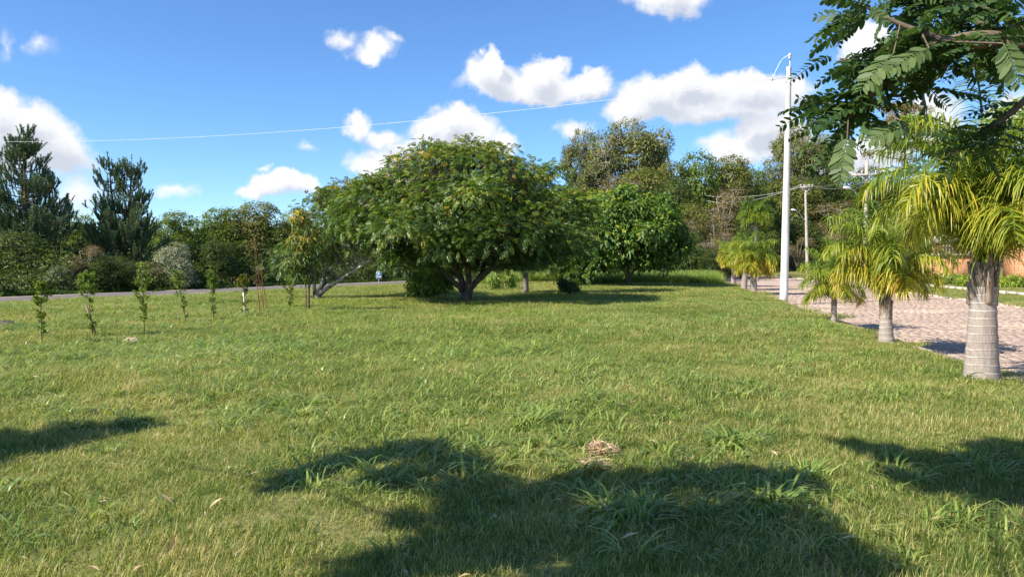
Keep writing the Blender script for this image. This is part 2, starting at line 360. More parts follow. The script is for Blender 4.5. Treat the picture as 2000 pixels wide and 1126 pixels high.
def grass_mat(name, lush):
    m, t, out = material(name); v = pos(t)
    a = t.new('ShaderNodeAttribute', attribute_name='tone').outputs['Fac']
    big = t.noise(v, .32, 4, .6); mid = t.noise(v, 1.7, 4, .6); sml = t.noise(v, 9, 3, .6)
    f = t.math('ADD', t.math('MULTIPLY', big.outputs[0], .55), t.math('MULTIPLY', mid.outputs[0], .45))
    f = t.math('ADD', f, t.math('MULTIPLY', t.math('SUBTRACT', sml.outputs[0], .5), .42))
    f = t.math('ADD', f, t.math('MULTIPLY', t.math('SUBTRACT', a, .5), .46))
    if not lush:
        dry = t.noise(v, .9, 5, .7); f = t.math('ADD', f, t.math('MULTIPLY', t.smooth(dry.outputs[0], .55, .70), .19))
    if lush: st = [(.2, (.11, .19, .04)), (.5, (.25, .35, .075)), (.72, (.40, .46, .125)), (.9, (.56, .54, .25))]
    else: st = [(.24, (.085, .15, .03)), (.43, (.185, .26, .048)), (.57, (.33, .36, .085)), (.66, (.50, .44, .17)), (.84, (.66, .53, .30))]
    col = t.ramp(f, st); p = principled(t, col, .36 if lush else .5, .5 if lush else .3)
    tr = t.new('ShaderNodeBsdfTranslucent'); t.put(tr.inputs[0], t.mix(1.0, col, (1.2, 1.2, .6, 1), 'MULTIPLY'))
    mx = t.new('ShaderNodeMixShader'); mx.inputs[0].default_value = .42
    t.l.new(p.outputs[0], mx.inputs[1]); t.l.new(tr.outputs[0], mx.inputs[2]); t.l.new(mx.outputs[0], out.inputs[0]); return m
M['grass'] = grass_mat('grass_blades', False); M['lush'] = grass_mat('broad_grass_blades', True)
M['weed'] = leaf_mat('weed_leaves', [(0, (.03, .06, .016)), (.5, (.06, .115, .028)), (1, (.13, .20, .05))], .35, .45, .4, .3, .4, gain=1.2)
M['straw'] = leaf_mat('dry_straw', [(0, (.22, .14, .08)), (.5, (.44, .32, .20)), (1, (.68, .55, .40))], .2, .6, .2)

M['asphalt'] = rough_mat('asphalt', (.13, .112, .102), (.205, .18, .165), 40, 5, .9, .15, .3, .005, c3=(.15, .13, .12), s3=.5)
M['paint'] = rough_mat('road_paint', (.70, .70, .67), (.82, .82, .8), 12, 5, .7, .2, .1)
M['sand'] = rough_mat('street_sand', (.38, .27, .19), (.58, .43, .32), 7, 6, .95, .05, .5, .01)
M['kerb'] = rough_mat('kerb_concrete', (.38, .31, .25), (.60, .51, .43), 9, 6, .9, .1, .5, .01)
def cobble_mat():
    m, t, out = material('cobblestone'); v = pos(t)
    a = t.new('ShaderNodeAttribute', attribute_name='tone').outputs['Fac']
    oi = t.new('ShaderNodeObjectInfo').outputs['Random']
    f = t.math('FRACT', t.math('ADD', a, oi)); n = t.noise(v, 30, 5, .65); b = t.noise(v, .45, 4, .6)
    col = t.ramp(f, [(0, (.32, .235, .185)), (.5, (.39, .29, .23)), (1, (.47, .355, .28))])
    col = t.mix(.35, col, t.ramp(n.outputs[0], [(.3, (.12, .09, .075)), (.7, (.56, .43, .35))]))
    col = t.mix(t.math('MULTIPLY', t.smooth(b.outputs[0], .5, .66), .75), col, (.58, .43, .32, 1))
    p = principled(t, col, .85, .2, n.outputs[0], .5, .008); t.l.new(p.outputs[0], out.inputs[0]); return m
M['cobble'] = cobble_mat()
M['white_pole'] = rough_mat('white_painted_concrete', (.60, .58, .55), (.74, .72, .69), 4, 6, .6, .3, .08, .004, (1, 1, .25), c3=(.55, .50, .44), s3=1.6)
M['old_concrete'] = rough_mat('weathered_concrete', (.34, .29, .25), (.52, .46, .40), 6, 6, .85, .15, .3, .01, (1, 1, .4))
M['galv'] = rough_mat('galvanised_metal', (.42, .43, .45), (.6, .61, .62), 20, 3, .45, .5, .05)
M['wire'] = rough_mat('aluminium_cable', (.62, .63, .64), (.78, .78, .78), 5, 2, .4, .5, 0)
M['wire_dark'] = rough_mat('weathered_cable', (.20, .20, .21), (.30, .30, .31), 5, 2, .5, .4, 0)
M['porcelain'] = rough_mat('porcelain_insulator', (.42, .44, .46), (.58, .60, .62), 10, 2, .25, .5, 0)
M['dark_stone'] = rough_mat('dark_stone', (.05, .045, .04), (.14, .12, .105), 12, 5, .9, .1, .6)
M['mound'] = rough_mat('sandy_mound', (.34, .26, .17), (.55, .44, .31), 15, 5, .95, .05, .7)
M['sign_blue'] = rough_mat('sign_blue', (.012, .10, .30), (.018, .13, .36), 6, 2, .4, .4, 0)
M['sign_white'] = rough_mat('sign_white', (.78, .80, .82), (.84, .85, .86), 6, 2, .4, .4, 0)
def brick_mat():
    m, t, out = material('hollow_clay_brick'); v = objco(t)
    sp = t.new('ShaderNodeSeparateXYZ'); t.l.new(v, sp.inputs[0]); cb = t.new('ShaderNodeCombineXYZ')
    t.put(cb.inputs[0], t.math('ADD', sp.outputs[0], sp.outputs[1])); t.put(cb.inputs[1], sp.outputs[2])
    b = t.new('ShaderNodeTexBrick'); t.l.new(cb.outputs[0], b.inputs['Vector']); b.inputs['Scale'].default_value = 1
    b.inputs['Color1'].default_value = (.50, .195, .085, 1); b.inputs['Color2'].default_value = (.62, .28, .13, 1); b.inputs['Mortar'].default_value = (.42, .33, .26, 1)
    b.inputs['Mortar Size'].default_value = .014; b.inputs['Brick Width'].default_value = .29; b.inputs['Row Height'].default_value = .16
    n = t.noise(v, 2.5, 5, .6); col = t.mix(t.math('MULTIPLY', t.smooth(n.outputs[0], .55, .7), .4), b.outputs[0], (.55, .42, .32, 1))
    p = principled(t, col, .9, .1, b.outputs['Fac'], -.6, .01); t.l.new(p.outputs[0], out.inputs[0]); return m
M['brick'] = brick_mat()

# ------------------------------------------------------------------ ground sheet, asphalt road, cobbled street
def build_ground():
    ks = np.concatenate([[-700, -400, -250, -160, -110, -85], np.arange(-70, -30, 2), np.arange(-30, -8, .8), np.arange(-8, -1, .4),
                         [-.9, -.75, -.6, -.45, -.3, -.15, -.05, .0, .03, .3, 1, 3, 5, 7, 8.5, STREET_W-.03, STREET_W, STREET_W+.3, 10, 11, 13, 15, 18, 22, 27, 33, 40, 50, 65, 90, 140, 250, 500, 800]])
    ys = np.concatenate([[-300, -150, -70, -30, -15], np.arange(-8, 34, .5), np.arange(34, 70, 1.5), np.arange(70, 180, 5), [190, 210, 240, 300, 400, 600, 900, 1400]])
    Kg, Yg = np.meshgrid(ks, ys); X = Kg+kerb_x(np.clip(Yg, -60, 200)); Z = terr(X, Yg)
    nx, ny = len(ks), len(ys); i = (np.arange(ny-1)[:, None]*nx+np.arange(nx-1)[None]).ravel()
    a = Acc(); a.add(np.stack([X, Yg, Z], -1).reshape(-1, 3), np.stack([i, i+1, i+nx+1, i+nx], -1))
    a.obj('ground', M['ground'], smooth=True, kind='structure')
build_ground()
def build_road():
    t = np.linspace(-75, 110, 60); 
    def strip(name, s0, s1, z, mat, parent=None, kind=None):
        a = Acc(); V = []
        for s in (s0, s1):
            x = RX+RD[0]*t+RN[0]*s; y = RY+RD[1]*t+RN[1]*s; V.append(np.stack([x, y, np.full_like(x, -.9+z)], -1))
        n = len(t); V = np.concatenate(V); i = np.arange(n-1)
        a.add(V, np.stack([i+n, i, i+1, i+n+1], -1)); return a.obj(name, mat, parent, kind=kind)
    strip('road_shoulder', -7.6, 1.0, .020, M['sand'], kind='structure')
    r = strip('road', -6.7, .45, .034, M['asphalt'], kind='structure')
    strip('edge_line', -.20, .02, .039, M['paint'], r)
    strip('edge_line', -6.45, -6.33, .039, M['paint'], r)
build_road()

def build_street():
    ys = np.linspace(-12, 138, 80); a = Acc(); n = len(ys); kx = kerb_x(ys)
    V = np.concatenate([np.stack([kx-.0, ys, np.full(n, STREET_Z-.012)], -1), np.stack([kx+STREET_W, ys, np.full(n, STREET_Z-.012)], -1)])
    i = np.arange(n-1); a.add(V, np.stack([i, i+n, i+n+1, i+1], -1))
    street = a.obj('street', M['sand'], kind='structure')
    # cobbles in courses across the street
    r = np.random.default_rng(3); st = []
    along = np.array([.2, 1.])/math.hypot(.2, 1); across = np.array([along[1], -along[0]])
    o = np.array([float(kerb_x(9.0)), 9.0]); d = .0
    while d < 46:
        wrow = r.uniform(.15, .21); c = .16+r.uniform(-.05, .05)
        while c < STREET_W-.25:
            w = r.uniform(.15, .30); p = o+along*(d+wrow/2)+across*(c+w/2)
            ang = abs(p[0]/max(p[1], .1))
            if ang < .71 and p[1] > 9: st.append((p[0], p[1], w-.022, wrow-.022, r.normal()*.05))
            c += w
        d += wrow
    st = np.array(st); order = np.argsort(np.hypot(st[:, 0], st[:, 1])); st = st[order]
    base = math.atan2(across[1], across[0])
    def stone_verts(w, h, rr):
        lo = np.array([[-1, -1], [1, -1], [1, 1], [-1, 1]])*.5+rr.uniform(-.07, .07, (4, 2)); hi = lo*.86
        V = np.concatenate([np.c_[lo, np.full(4, -.03)], np.c_[hi, .018+rr.uniform(-.004, .006, 4)]]); V[:, 0] *= w; V[:, 1] *= h; return V
    FS = np.array([[4, 5, 6, 7], [0, 1, 5, 4], [1, 2, 6, 5], [2, 3, 7, 6], [3, 0, 4, 7]])
    shapes = []
    for q in range(8):
        b = Acc(); b.add(stone_verts(.2, .16, r), FS, r.uniform(0, 1)); me = b.mesh('cobblestone'); me.materials.append(M['cobble']); shapes.append(me)
    for (x, y, w, h, rot) in st[:300]:
        ob = bpy.data.objects.new('cobblestone', shapes[r.integers(8)]); COL.objects.link(ob); ob.parent = street
        ob.location = (x, y, STREET_Z+r.uniform(-.005, .004)); ob.rotation_euler = (0, 0, base+rot); ob.scale = (w/.2, h/.16, 1)
    b = Acc()
    for (x, y, w, h, rot) in st[300:]:
        V = stone_verts(w, h, r); c, s = math.cos(base+rot), math.sin(base+rot)
        W = np.c_[V[:, 0]*c-V[:, 1]*s+x, V[:, 0]*s+V[:, 1]*c+y, V[:, 2]+STREET_Z+r.uniform(-.006, .004)]
        b.add(W, FS, r.uniform(0, 1))
    b.obj('cobblestones', M['cobble'], street, kind='stuff')
    # the street past the stones that can be told apart
    a = Acc(); y2 = np.linspace(54.3, 138, 40); n = len(y2); kx = kerb_x(y2)
    V = np.concatenate([np.stack([kx+.14, y2, np.full(n, STREET_Z+.004)], -1), np.stack([kx+STREET_W-.14, y2, np.full(n, STREET_Z+.004)], -1)])
    i = np.arange(n-1); a.add(V, np.stack([i, i+n, i+n+1, i+1], -1)); a.obj('worn_paving', M['cobble'], street)
    # kerbs: one stone after another
    for side, koff in ((0, .0), (1, STREET_W)):
        k = bpy.data.objects.new('kerb', None); COL.objects.link(k); k['kind'] = 'structure'
        shp = []
        for q in range(5):
            b = Acc(); L = .96; e = r.uniform(-.008, .008, 8)
            V = np.array([[-L/2, -.065, -.25], [L/2, -.065, -.25], [L/2, .065, -.25], [-L/2, .065, -.25],
                          [-L/2+.01, -.055, .10], [L/2-.01, -.055, .10], [L/2-.01, .050, .10], [-L/2+.01, .050, .10]]); V[4:, 1] += e[:4]; V[4:, 2] += e[4:]
            b.add(V, np.vstack([FS, [[3, 2, 1, 0]]])); me = b.mesh('kerb_stone'); me.materials.append(M['kerb']); shp.append(me)
        y0 = 8.0 if side == 0 else 20.
        for q in range(62 if side == 0 else 60):
            y = y0+q*.985; x = float(kerb_x(y))+koff
            ob = bpy.data.objects.new('kerb_stone', shp[r.integers(5)]); COL.objects.link(ob); ob.parent = k
            ob.location = (x+r.uniform(-.012, .012), y, STREET_Z+.015+r.uniform(-.012, .008)); ob.rotation_euler = (r.normal()*.01, 0, math.pi/2-math.atan(.2)+r.normal()*.012)
build_street()

# ------------------------------------------------------------------ trees
def crown_points(r, lobes, n, low=-.55, thin=.35, inner=.62):
    """cluster centres on the outer shells of overlapping ellipsoid lobes, with their outward directions"""
    Lb = np.array(lobes, float); area = (Lb[:, 3]*Lb[:, 4]+Lb[:, 3]*Lb[:, 5]+Lb[:, 4]*Lb[:, 5]); P, O, Q = [], [], []
    k = 0
    while k < n:
        m = n*2; w = r.choice(len(Lb), m, p=area/area.sum()); d = rv(m, r)
        d = d[d[:, 2] > low]; w = w[:len(d)]; f = 1-thin*r.random(len(d))**1.6
        p = Lb[w, :3]+d*Lb[w, 3:6]*f[:, None]
        rel = (p[:, None]-Lb[None, :, :3])/Lb[None, :, 3:6]; dist = np.linalg.norm(rel, axis=2); dist[np.arange(len(p)), w] = 9
        ok = dist.min(1) > inner if len(Lb) > 1 else np.ones(len(p), bool)
        P.append(p[ok]); O.append(unit(d[ok]/Lb[w[ok], 3:6])); Q.append(w[ok]); k += ok.sum()
    return np.concatenate(P)[:n], np.concatenate(O)[:n], np.concatenate(Q)[:n]
UP = np.array([0, 0, 1.])
def foliage(r, lobes, ncl, per, cl, L, W, low=-.55, droop=.15, flat=.45, upb=.6, tvar=.16, comp=None, thin=.35, inner=.62, zt=.12):
    """leafy clusters over the lobes. comp=(pairs, length) makes compound leaves. returns Acc and cluster data"""
    a = Acc(); P, O, Q = crown_points(r, lobes, ncl, low, thin, inner)
    ct = .42+r.normal(size=len(P))*tvar
    zr = (P[:, 2]-P[:, 2].min())/(np.ptp(P[:, 2])+1e-6); ct = ct+(zr-.5)*zt  # tone rises with height: yellower young top leaves, plus sunlit tops painted into colour
    n = len(P)*per; i = np.repeat(np.arange(len(P)), per)
    off = r.normal(size=(n, 3)); nn = unit(O*.6+UP*upb)[i]
    off = off-nn*(np.sum(off*nn, 1, keepdims=True))*(1-flat)
    c = P[i]+off*cl*r.uniform(.6, 1.3, len(P))[i][:, None]
    ax = unit(off+O[i]*.5+r.normal(size=(n, 3))*.35-UP*droop*1.5); nr = unit(nn+r.normal(size=(n, 3))*.42)
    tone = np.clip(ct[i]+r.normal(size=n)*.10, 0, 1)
    if comp:
        pinnate(a, c, ax, nr, comp[1]*r.uniform(.75, 1.25, n), comp[0], L, W, tone, .32)
    else:
        s = r.uniform(.7, 1.3, n); leaves(a, c, ax, nr, L*s, W*s, tone, .22, droop)
    return a, P, Q
def wood(r, limbs, P=None, anchors=None, twig_r=.012, k=8, frac=1.0):
    """limbs: list of (points, radius at base, radius at tip); twigs run from the limbs to the leaf clusters"""
    a = Acc(); J = []
    for pts, r0, r1 in limbs:
        S = smooth_path(pts, 6); t = np.linspace(0, 1, len(S)); S = S+np.cumsum(r.normal(size=S.shape)*.012*np.linalg.norm(S[-1]-S[0])/3, 0)*(t*(1-t))[:, None]
        tube(a, S, r0+(r1-r0)*t**.8, k if r0 > .05 else 5); J.append(S[len(S)//3:])
    if P is not None:
        J = np.concatenate(J); sel = P[r.random(len(P)) < frac]
        cost = np.linalg.norm(sel[:, None]-J[None], axis=2)+.35*np.maximum(J[None, :, 2]-sel[:, None, 2], 0)
        b = J[cost.argmin(1)]; mid = (b+sel)/2+r.normal(size=b.shape)*.12-UP*.05
        cones(a, b, mid, twig_r*1.7, twig_r*1.1); cones(a, mid, sel, twig_r*1.1, twig_r*.4)
    return a
def px_lobes(base, Y, items):
    """lobes given as photo px centre, px radii, depth offset and depth radius in metres"""
    out = []
    for (cx, cy, rx, rz, dy, ry) in items:
        p = at(cx, cy, Y+dy); s = (Y+dy)/F_PX
        out.append((p[0]-base[0], p[1]-base[1], p[2]-base[2], rx*s, ry, rz*s))
    return out
def bumps(r, lob, per=3, s0=.30, s1=.5):
    """smaller lobes sitting on the big ones, for an uneven outline"""
    out = list(lob)
    for l in lob:
        for d in rv(per, r):
            d[2] = abs(d[2])*.9-.15; d = unit(d); f = r.uniform(s0, s1); m = (l[3]+l[4]+l[5])/3*f
            out.append((l[0]+d[0]*l[3]*.95, l[1]+d[1]*l[4]*.95, l[2]+d[2]*l[5]*.95, m*1.25, m*1.25, m*.7))
    return out
def px_path(base, Y, pts):
    return [at(p[0], p[1], Y+(p[2] if len(p) > 2 else 0))-base for p in pts]

# --- the spreading tree in the middle of the lawn
def tree_main():
    r = np.random.default_rng(11); b = ground(910, 590); Y = b[1]
    t = thing('spreading_tree', 'wide spreading tree with forked trunk and feathery dark green leaves at the lawn centre', 'tree', b)
    lob = px_lobes(b, Y, [(925, 330, 80, 46, 0, 2.0), (850, 352, 85, 46, .3, 2.1), (985, 365, 75, 55, .2, 2.0), (775, 395, 80, 50, .2, 2.0), (900, 405, 110, 62, -2.2, 1.8), (1045, 425, 85, 52, -.2, 1.9),
        (820, 450, 100, 48, -2.4, 1.8), (980, 455, 95, 45, -2.6, 1.7), (1085, 455, 55, 30, -.6, 1.6), (740, 455, 62, 42, -.4, 1.6), (788, 503, 46, 18, -1.0, 1.2), (880, 480, 60, 26, -3.0, 1.2), (1120, 470, 40, 18, -.6, 1.2), (1010, 500, 80, 22, .4, 1.8), (940, 300, 52, 24, .2, 1.1), (835, 300, 34, 20, .4, .9), (1010, 350, 40, 34, .4, 1.2), (900, 420, 150, 70, 1.9, 1.8), (735, 385, 58, 40, .3, 1.6), (785, 350, 52, 32, .4, 1.5), (690, 420, 45, 34, .2, 1.3), (900, 440, 190, 60, .6, 1.0), (930, 380, 120, 50, .8, 1.0), (860, 505, 90, 16, .3, 1.6), (960, 512, 60, 14, 1.2, 1.2)])
    f, P, Q = foliage(r, bumps(r, lob, 4), 2300, 7, .20, .088, .038, -.62, .07, .35, .85, .18, (6, .235), .42, .6, .40)
    for it in ((900, 410, 150, 75, 0, 2.6), (1010, 440, 90, 50, 0, 2.2), (770, 440, 80, 50, .2, 2.0)):      # leaves inside the crown
        f2, P2, Q2 = foliage(r, px_lobes(b, Y, [it]), 190, 7, .25, .088, .038, -.5, .07, .35, .85, .18, (6, .235), .95); f.merge(f2); P = np.vstack([P, P2])
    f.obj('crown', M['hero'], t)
    D = [(0, 0), (-2, 25), (-14, 60), (-35, 105), (-70, 150), (-120, 190)]
    def pp(L, dz): return px_path(b, Y, [(910+x, 590-y, dz*i/(len(L)-1)) for i, (x, y) in enumerate(L)])
    limbs = [(pp([(-3, -4), (-5, 30), (-16, 62), (-36, 105), (-70, 150), (-115, 190)], 1.0), .19, .04), (pp([(0, -4), (5, 35), (5, 72), (8, 130), (0, 200), (15, 262)], .3), .17, .035),
        (pp([(3, -4), (9, 28), (32, 52), (62, 76), (88, 104), (140, 145)], -1.0), .17, .035), (pp([(-6, 22), (-28, 44), (-62, 72), (-100, 84), (-145, 112)], -.8), .11, .03),
        (pp([(14, 32), (34, 62), (38, 100), (52, 150), (78, 225)], 1.4), .12, .03), (pp([(-36, 105), (-50, 160), (-70, 230)], 1.2), .08, .025), (pp([(88, 104), (120, 110), (175, 128)], .6), .06, .02),
        (pp([(5, 72), (-20, 110), (-45, 170), (-60, 240)], -1.4), .09, .02), (pp([(8, 110), (35, 150), (60, 180), (95, 235)], -1.3), .09, .02)]
    wood(r, limbs, P, None, .014, 10, .8).obj('trunk', M['bark'], t, smooth=True)
tree_main()
def tree_pale():
    r = np.random.default_rng(12); b = ground(617, 584); Y = b[1]
    t = thing('pale_bark_tree', 'leaning pale-barked tree with a long bare limb reaching right', 'tree', b)
    lob = px_lobes(b, Y, [(688, 392, 66, 40, .6, 1.8), (645, 415, 48, 40, .4, 1.5), (715, 432, 62, 36, .4, 1.7), (660, 465, 70, 30, 0, 1.6), (725, 468, 52, 18, .4, 1.5), (610, 485, 42, 24, -.2, 1.2), (575, 505, 36, 20, 0, 1.1), (768, 470, 36, 18, .2, 1.1), (632, 492, 44, 18, -.2, 1.1), (555, 525, 30, 14, .2, .9)])
    f, P, Q = foliage(r, bumps(r, lob, 3), 760, 7, .22, .088, .038, -.6, .07, .35, .85, .18, (6, .235), .45, .6, .38)
    f.obj('crown', M['hero2'], t)
    L = lambda pts: px_path(b, Y, pts)
    limbs = [(L([(617, 590), (622, 572), (628, 556), (632, 540), (640, 505, .3), (655, 460, .6)]), .17, .04), (L([(624, 574), (640, 562, -.3), (668, 545, -.8), (700, 525, -1.1), (728, 506, -1.2), (765, 490, -1.0)]), .11, .04),
        (L([(627, 560), (640, 548, .2), (652, 525, .4), (675, 500, .6)]), .08, .025), (L([(616, 588), (614, 560), (616, 530), (622, 490, .5), (650, 420, .6)]), .10, .03),
        (L([(630, 548), (610, 532), (592, 520), (565, 512)]), .06, .02), (L([(632, 538), (655, 520, .4), (690, 470, .6), (700, 420, .6)]), .07, .02)]
    wood(r, limbs, P, None, .012, 9, .8).obj('trunk', M['bark_pale'], t, smooth=True)
tree_pale()
def tree_feather():
    r = np.random.default_rng(13); b = ground(1026, 573); Y = b[1]
    t = thing('feathery_tree', 'feathery green tree with straight trunk just right of the wide central tree', 'tree', b)
    lob = px_lobes(b, Y, [(1065, 400, 55, 40, 0, 1.9), (1110, 430, 42, 34, 0, 1.8), (1045, 460, 60, 36, -.4, 1.8), (1100, 480, 52, 30, -.2, 1.7), (1050, 352, 26, 22, 0, 1), (1075, 335, 22, 12, 0, .8), (1030, 505, 48, 22, 0, 1.6), (1125, 395, 26, 20, .4, 1)])
    f, P, Q = foliage(r, bumps(r, lob, 3), 700, 7, .26, .105, .045, -.62, .07, .35, .85, .17, (6, .28), .42, .6, .22)
    f.obj('crown', M['hero'], t)
    L = lambda pts: px_path(b, Y, pts)
    limbs = [(L([(1026, 578), (1027, 555), (1029, 528), (1036, 490), (1050, 430), (1068, 360)]), .21, .04), (L([(1029, 530), (1045, 505), (1075, 480), (1110, 450)]), .10, .03), (L([(1028, 535), (1012, 505), (1005, 480), (1010, 440)]), .09, .03)]
    wood(r, limbs, P, None, .014, 9, .7).obj('trunk', M['bark_grey'], t, smooth=True)
tree_feather()
def tree_small_fork():
    r = np.random.default_rng(14); b = ground(1137, 558); Y = b[1]
    t = thing('small_forked_tree', 'small shaded tree with a thin forked trunk between two broader trees', 'tree', b)
    lob = px_lobes(b, Y, [(1130, 470, 50, 34, 0, 1.8), (1160, 500, 40, 26, -.4, 1.6), (1105, 505, 38, 24, -.3, 1.5), (1140, 430, 36, 28, .3, 1.5), (1120, 525, 26, 12, -.6, 1.1)])
    f, P, Q = foliage(r, lob, 330, 8, .38, .17, .075, -.7, .2, .4, .7, .15, (5, .38), .4, .6, .2)
    f.obj('crown', M['hero'], t)
    L = lambda pts: px_path(b, Y, pts)
    limbs = [(L([(1137, 562), (1138, 545), (1143, 530), (1150, 510), (1160, 480)]), .19, .04), (L([(1139, 542), (1132, 525), (1122, 500), (1125, 450)]), .12, .03)]
    wood(r, limbs, P, None, .016, 8, .6).obj('trunk', M['bark'], t, smooth=True)
tree_small_fork()
def tree_round():
    r = np.random.default_rng(15); b = ground(1228, 559); Y = b[1]
    t = thing('round_crowned_tree', 'round dark green tree with large glossy drooping leaves on a short trunk', 'tree', b)
    lob = px_lobes(b, Y, [(1235, 415, 58, 42, 0, 2.6), (1285, 450, 52, 45, -.3, 2.4), (1185, 455, 50, 46, -.2, 2.4), (1240, 470, 72, 52, -1.2, 2.2), (1300, 490, 46, 36, 0, 2.1), (1272, 515, 46, 24, -.6, 1.8), (1150, 480, 26, 26, .2, 1.2), (1180, 505, 40, 30, .2, 1.9), (1225, 388, 36, 18, .2, 1.4), (1325, 470, 20, 26, .3, 1.1), (1290, 410, 28, 24, .5, 1.3)])
    f, P, Q = foliage(r, bumps(r, lob, 4, .35, .55), 1500, 13, .25, .26, .125, -.75, .28, .5, .6, .19, None, .4, .55, .2)
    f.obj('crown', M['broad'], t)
    L = lambda pts: px_path(b, Y, pts)
    limbs = [(L([(1228, 563), (1228, 545), (1227, 525), (1230, 480), (1236, 410)]), .21, .05), (L([(1228, 540), (1250, 515), (1285, 480)]), .10, .04), (L([(1227, 538), (1205, 510), (1185, 465)]), .10, .04)]
    wood(r, limbs, P, None, .018, 9, .5).obj('trunk', M['bark'], t, smooth=True)
tree_round()

# --- woodland trees: a few kinds built once, copied tree by tree
def proto(kind, seed):
    """a unit tree about 10 m tall, 8 m wide. returns crown mesh, trunk mesh"""
    r = np.random.default_rng(seed); mat = M[{'shrub': 'dark', 'browntree': 'brown', 'whiteshrub': 'pale'}.get(kind, kind)]
    if kind == 'euc':
        lob = [(r.uniform(-2.3, 2.3), r.uniform(-2, 2), r.uniform(3.8, 8.6), r.uniform(.8, 1.4), r.uniform(.8, 1.4), r.uniform(.6, 1.0)) for _ in range(20)]+[(0, 0, 9.0, 1.8, 1.6, 1.0), (.6, .2, 7.6, 2.4, 2.1, 1.3), (-1.6, 0, 7.2, 1.7, 1.6, 1.2)]
        f, P, Q = foliage(r, lob, 1300, 13, .19, .19, .075, -.85, .3, .75, .5, .19, None, .28, .5, .3)
        bark, nl, h0, tr = M['bark_grey'], 11, 3.0, .26
    elif kind == 'browntree':
        lob = [(r.uniform(-2.6, 2.6), r.uniform(-2, 2), r.uniform(2.5, 8.2), r.uniform(1.3, 2.1), r.uniform(1.3, 2), r.uniform(1.0, 1.7)) for _ in range(11)]
        f, P, Q = foliage(r, lob, 750, 9, .26, .16, .08, -.8, .3, .8, .4, .18, None, .6, .4, .2)
        bark, nl, h0, tr = M['bark_grey'], 16, 1.6, .2
    elif kind in ('shrub', 'whiteshrub'):
        lob = [(r.uniform(-2.6, 2.6), r.uniform(-2, 2), r.uniform(1.6, 7.0), r.uniform(1.5, 2.4), r.uniform(1.4, 2.1), r.uniform(1.5, 2.6)) for _ in range(12)]+[(0, 0, 8.3, 2, 2, 1.6)]
        f, P, Q = foliage(r, lob, 1000, 14, .30, .26, .12, -.95, .3, .7, .4, .17, None, .3, .55, .22)
        bark, nl, h0, tr = M['bark'], 6, .8, .16
    else:
        lob = [(r.uniform(-2.6, 2.6), r.uniform(-2, 2), r.uniform(2.6, 8.0), r.uniform(1.2, 2.1), r.uniform(1.2, 2.0), r.uniform(.9, 1.6)) for _ in range(15)]+[(0, 0, 8.7, 1.9, 1.8, 1.2), (0, -.8, 5.0, 2.8, 2.4, 2.2)]
        f, P, Q = foliage(r, lob, 1150, 14, .26, .23, .11, -.85, .25, .6, .5, .17, None, .32, .55, .24)
        bark, nl, h0, tr = M['bark'], 8, 2.2, .24
    top = max(l[2]+l[5] for l in lob)
    limbs = [([(0, 0, -.6), (r.normal()*.1, r.normal()*.1, h0), (r.normal()*.4, r.normal()*.3, top*.55), (r.normal()*.5, r.normal()*.4, top*.85)], tr, .04)]
    for q in range(nl):
        l = lob[q % len(lob)]; s = r.uniform(.5, .95)*h0
        limbs.append(([(0, 0, s), (l[0]*.4, l[1]*.4, s*.5+l[2]*.5-.2), (l[0]*.95, l[1]*.95, l[2]+l[5]*.5)], tr*.5, .025))
    w = wood(r, limbs, P, None, .02, 7, .9 if kind in ('browntree', 'euc') else .35)
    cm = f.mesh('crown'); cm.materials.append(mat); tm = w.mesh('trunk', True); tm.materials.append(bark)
    V = np.concatenate(f.V); return cm, tm, np.percentile(V[:, 2], 99.7), np.percentile(np.abs(V[:, 0]), 97)
PROTO = {}
for q, kind in enumerate(['olive', 'olive', 'dark', 'dark', 'midgreen', 'midgreen', 'euc', 'euc', 'browntree', 'shrub', 'whiteshrub', 'bright']):
    PROTO.setdefault(kind, []).append(proto(kind, 100+q))
NAMES = {'euc': ('eucalyptus_tree', 'tree'), 'browntree': ('brownish_tree', 'tree'), 'shrub': ('dense_shrub', 'shrub'), 'whiteshrub': ('silvery_shrub', 'shrub'), 'olive': ('woodland_tree', 'tree'), 'dark': ('woodland_tree', 'tree'), 'midgreen': ('woodland_tree', 'tree'), 'bright': ('yellow_green_tree', 'tree')}
rw = random.Random(5)
def forest_tree(px, ytop, wpx, Y, kind, label, group=None, v=None, rz=None):
    top = at(px, ytop, Y); z = float(terr(top[0], Y)); cm, tm, hh, hw = PROTO[kind][(v if v is not None else rw.randrange(9)) % len(PROTO[kind])]
    nm, cat = NAMES[kind]; t = thing(nm, label, cat, (top[0], Y, z), group, rz if rz is not None else rw.uniform(0, 6.28))
    sz = (top[2]-z)/hh; sx = wpx/2/F_PX*Y/hw; t.scale = (sx, (sx+sz)/2, sz)
    mobj('crown', cm, None, t); mobj('trunk', tm, None, t)
GL, GR, GH = 'trees and shrubs beyond the asphalt road', 'trees of the wood behind the lawn', 'trees at the end of the cobbled street'
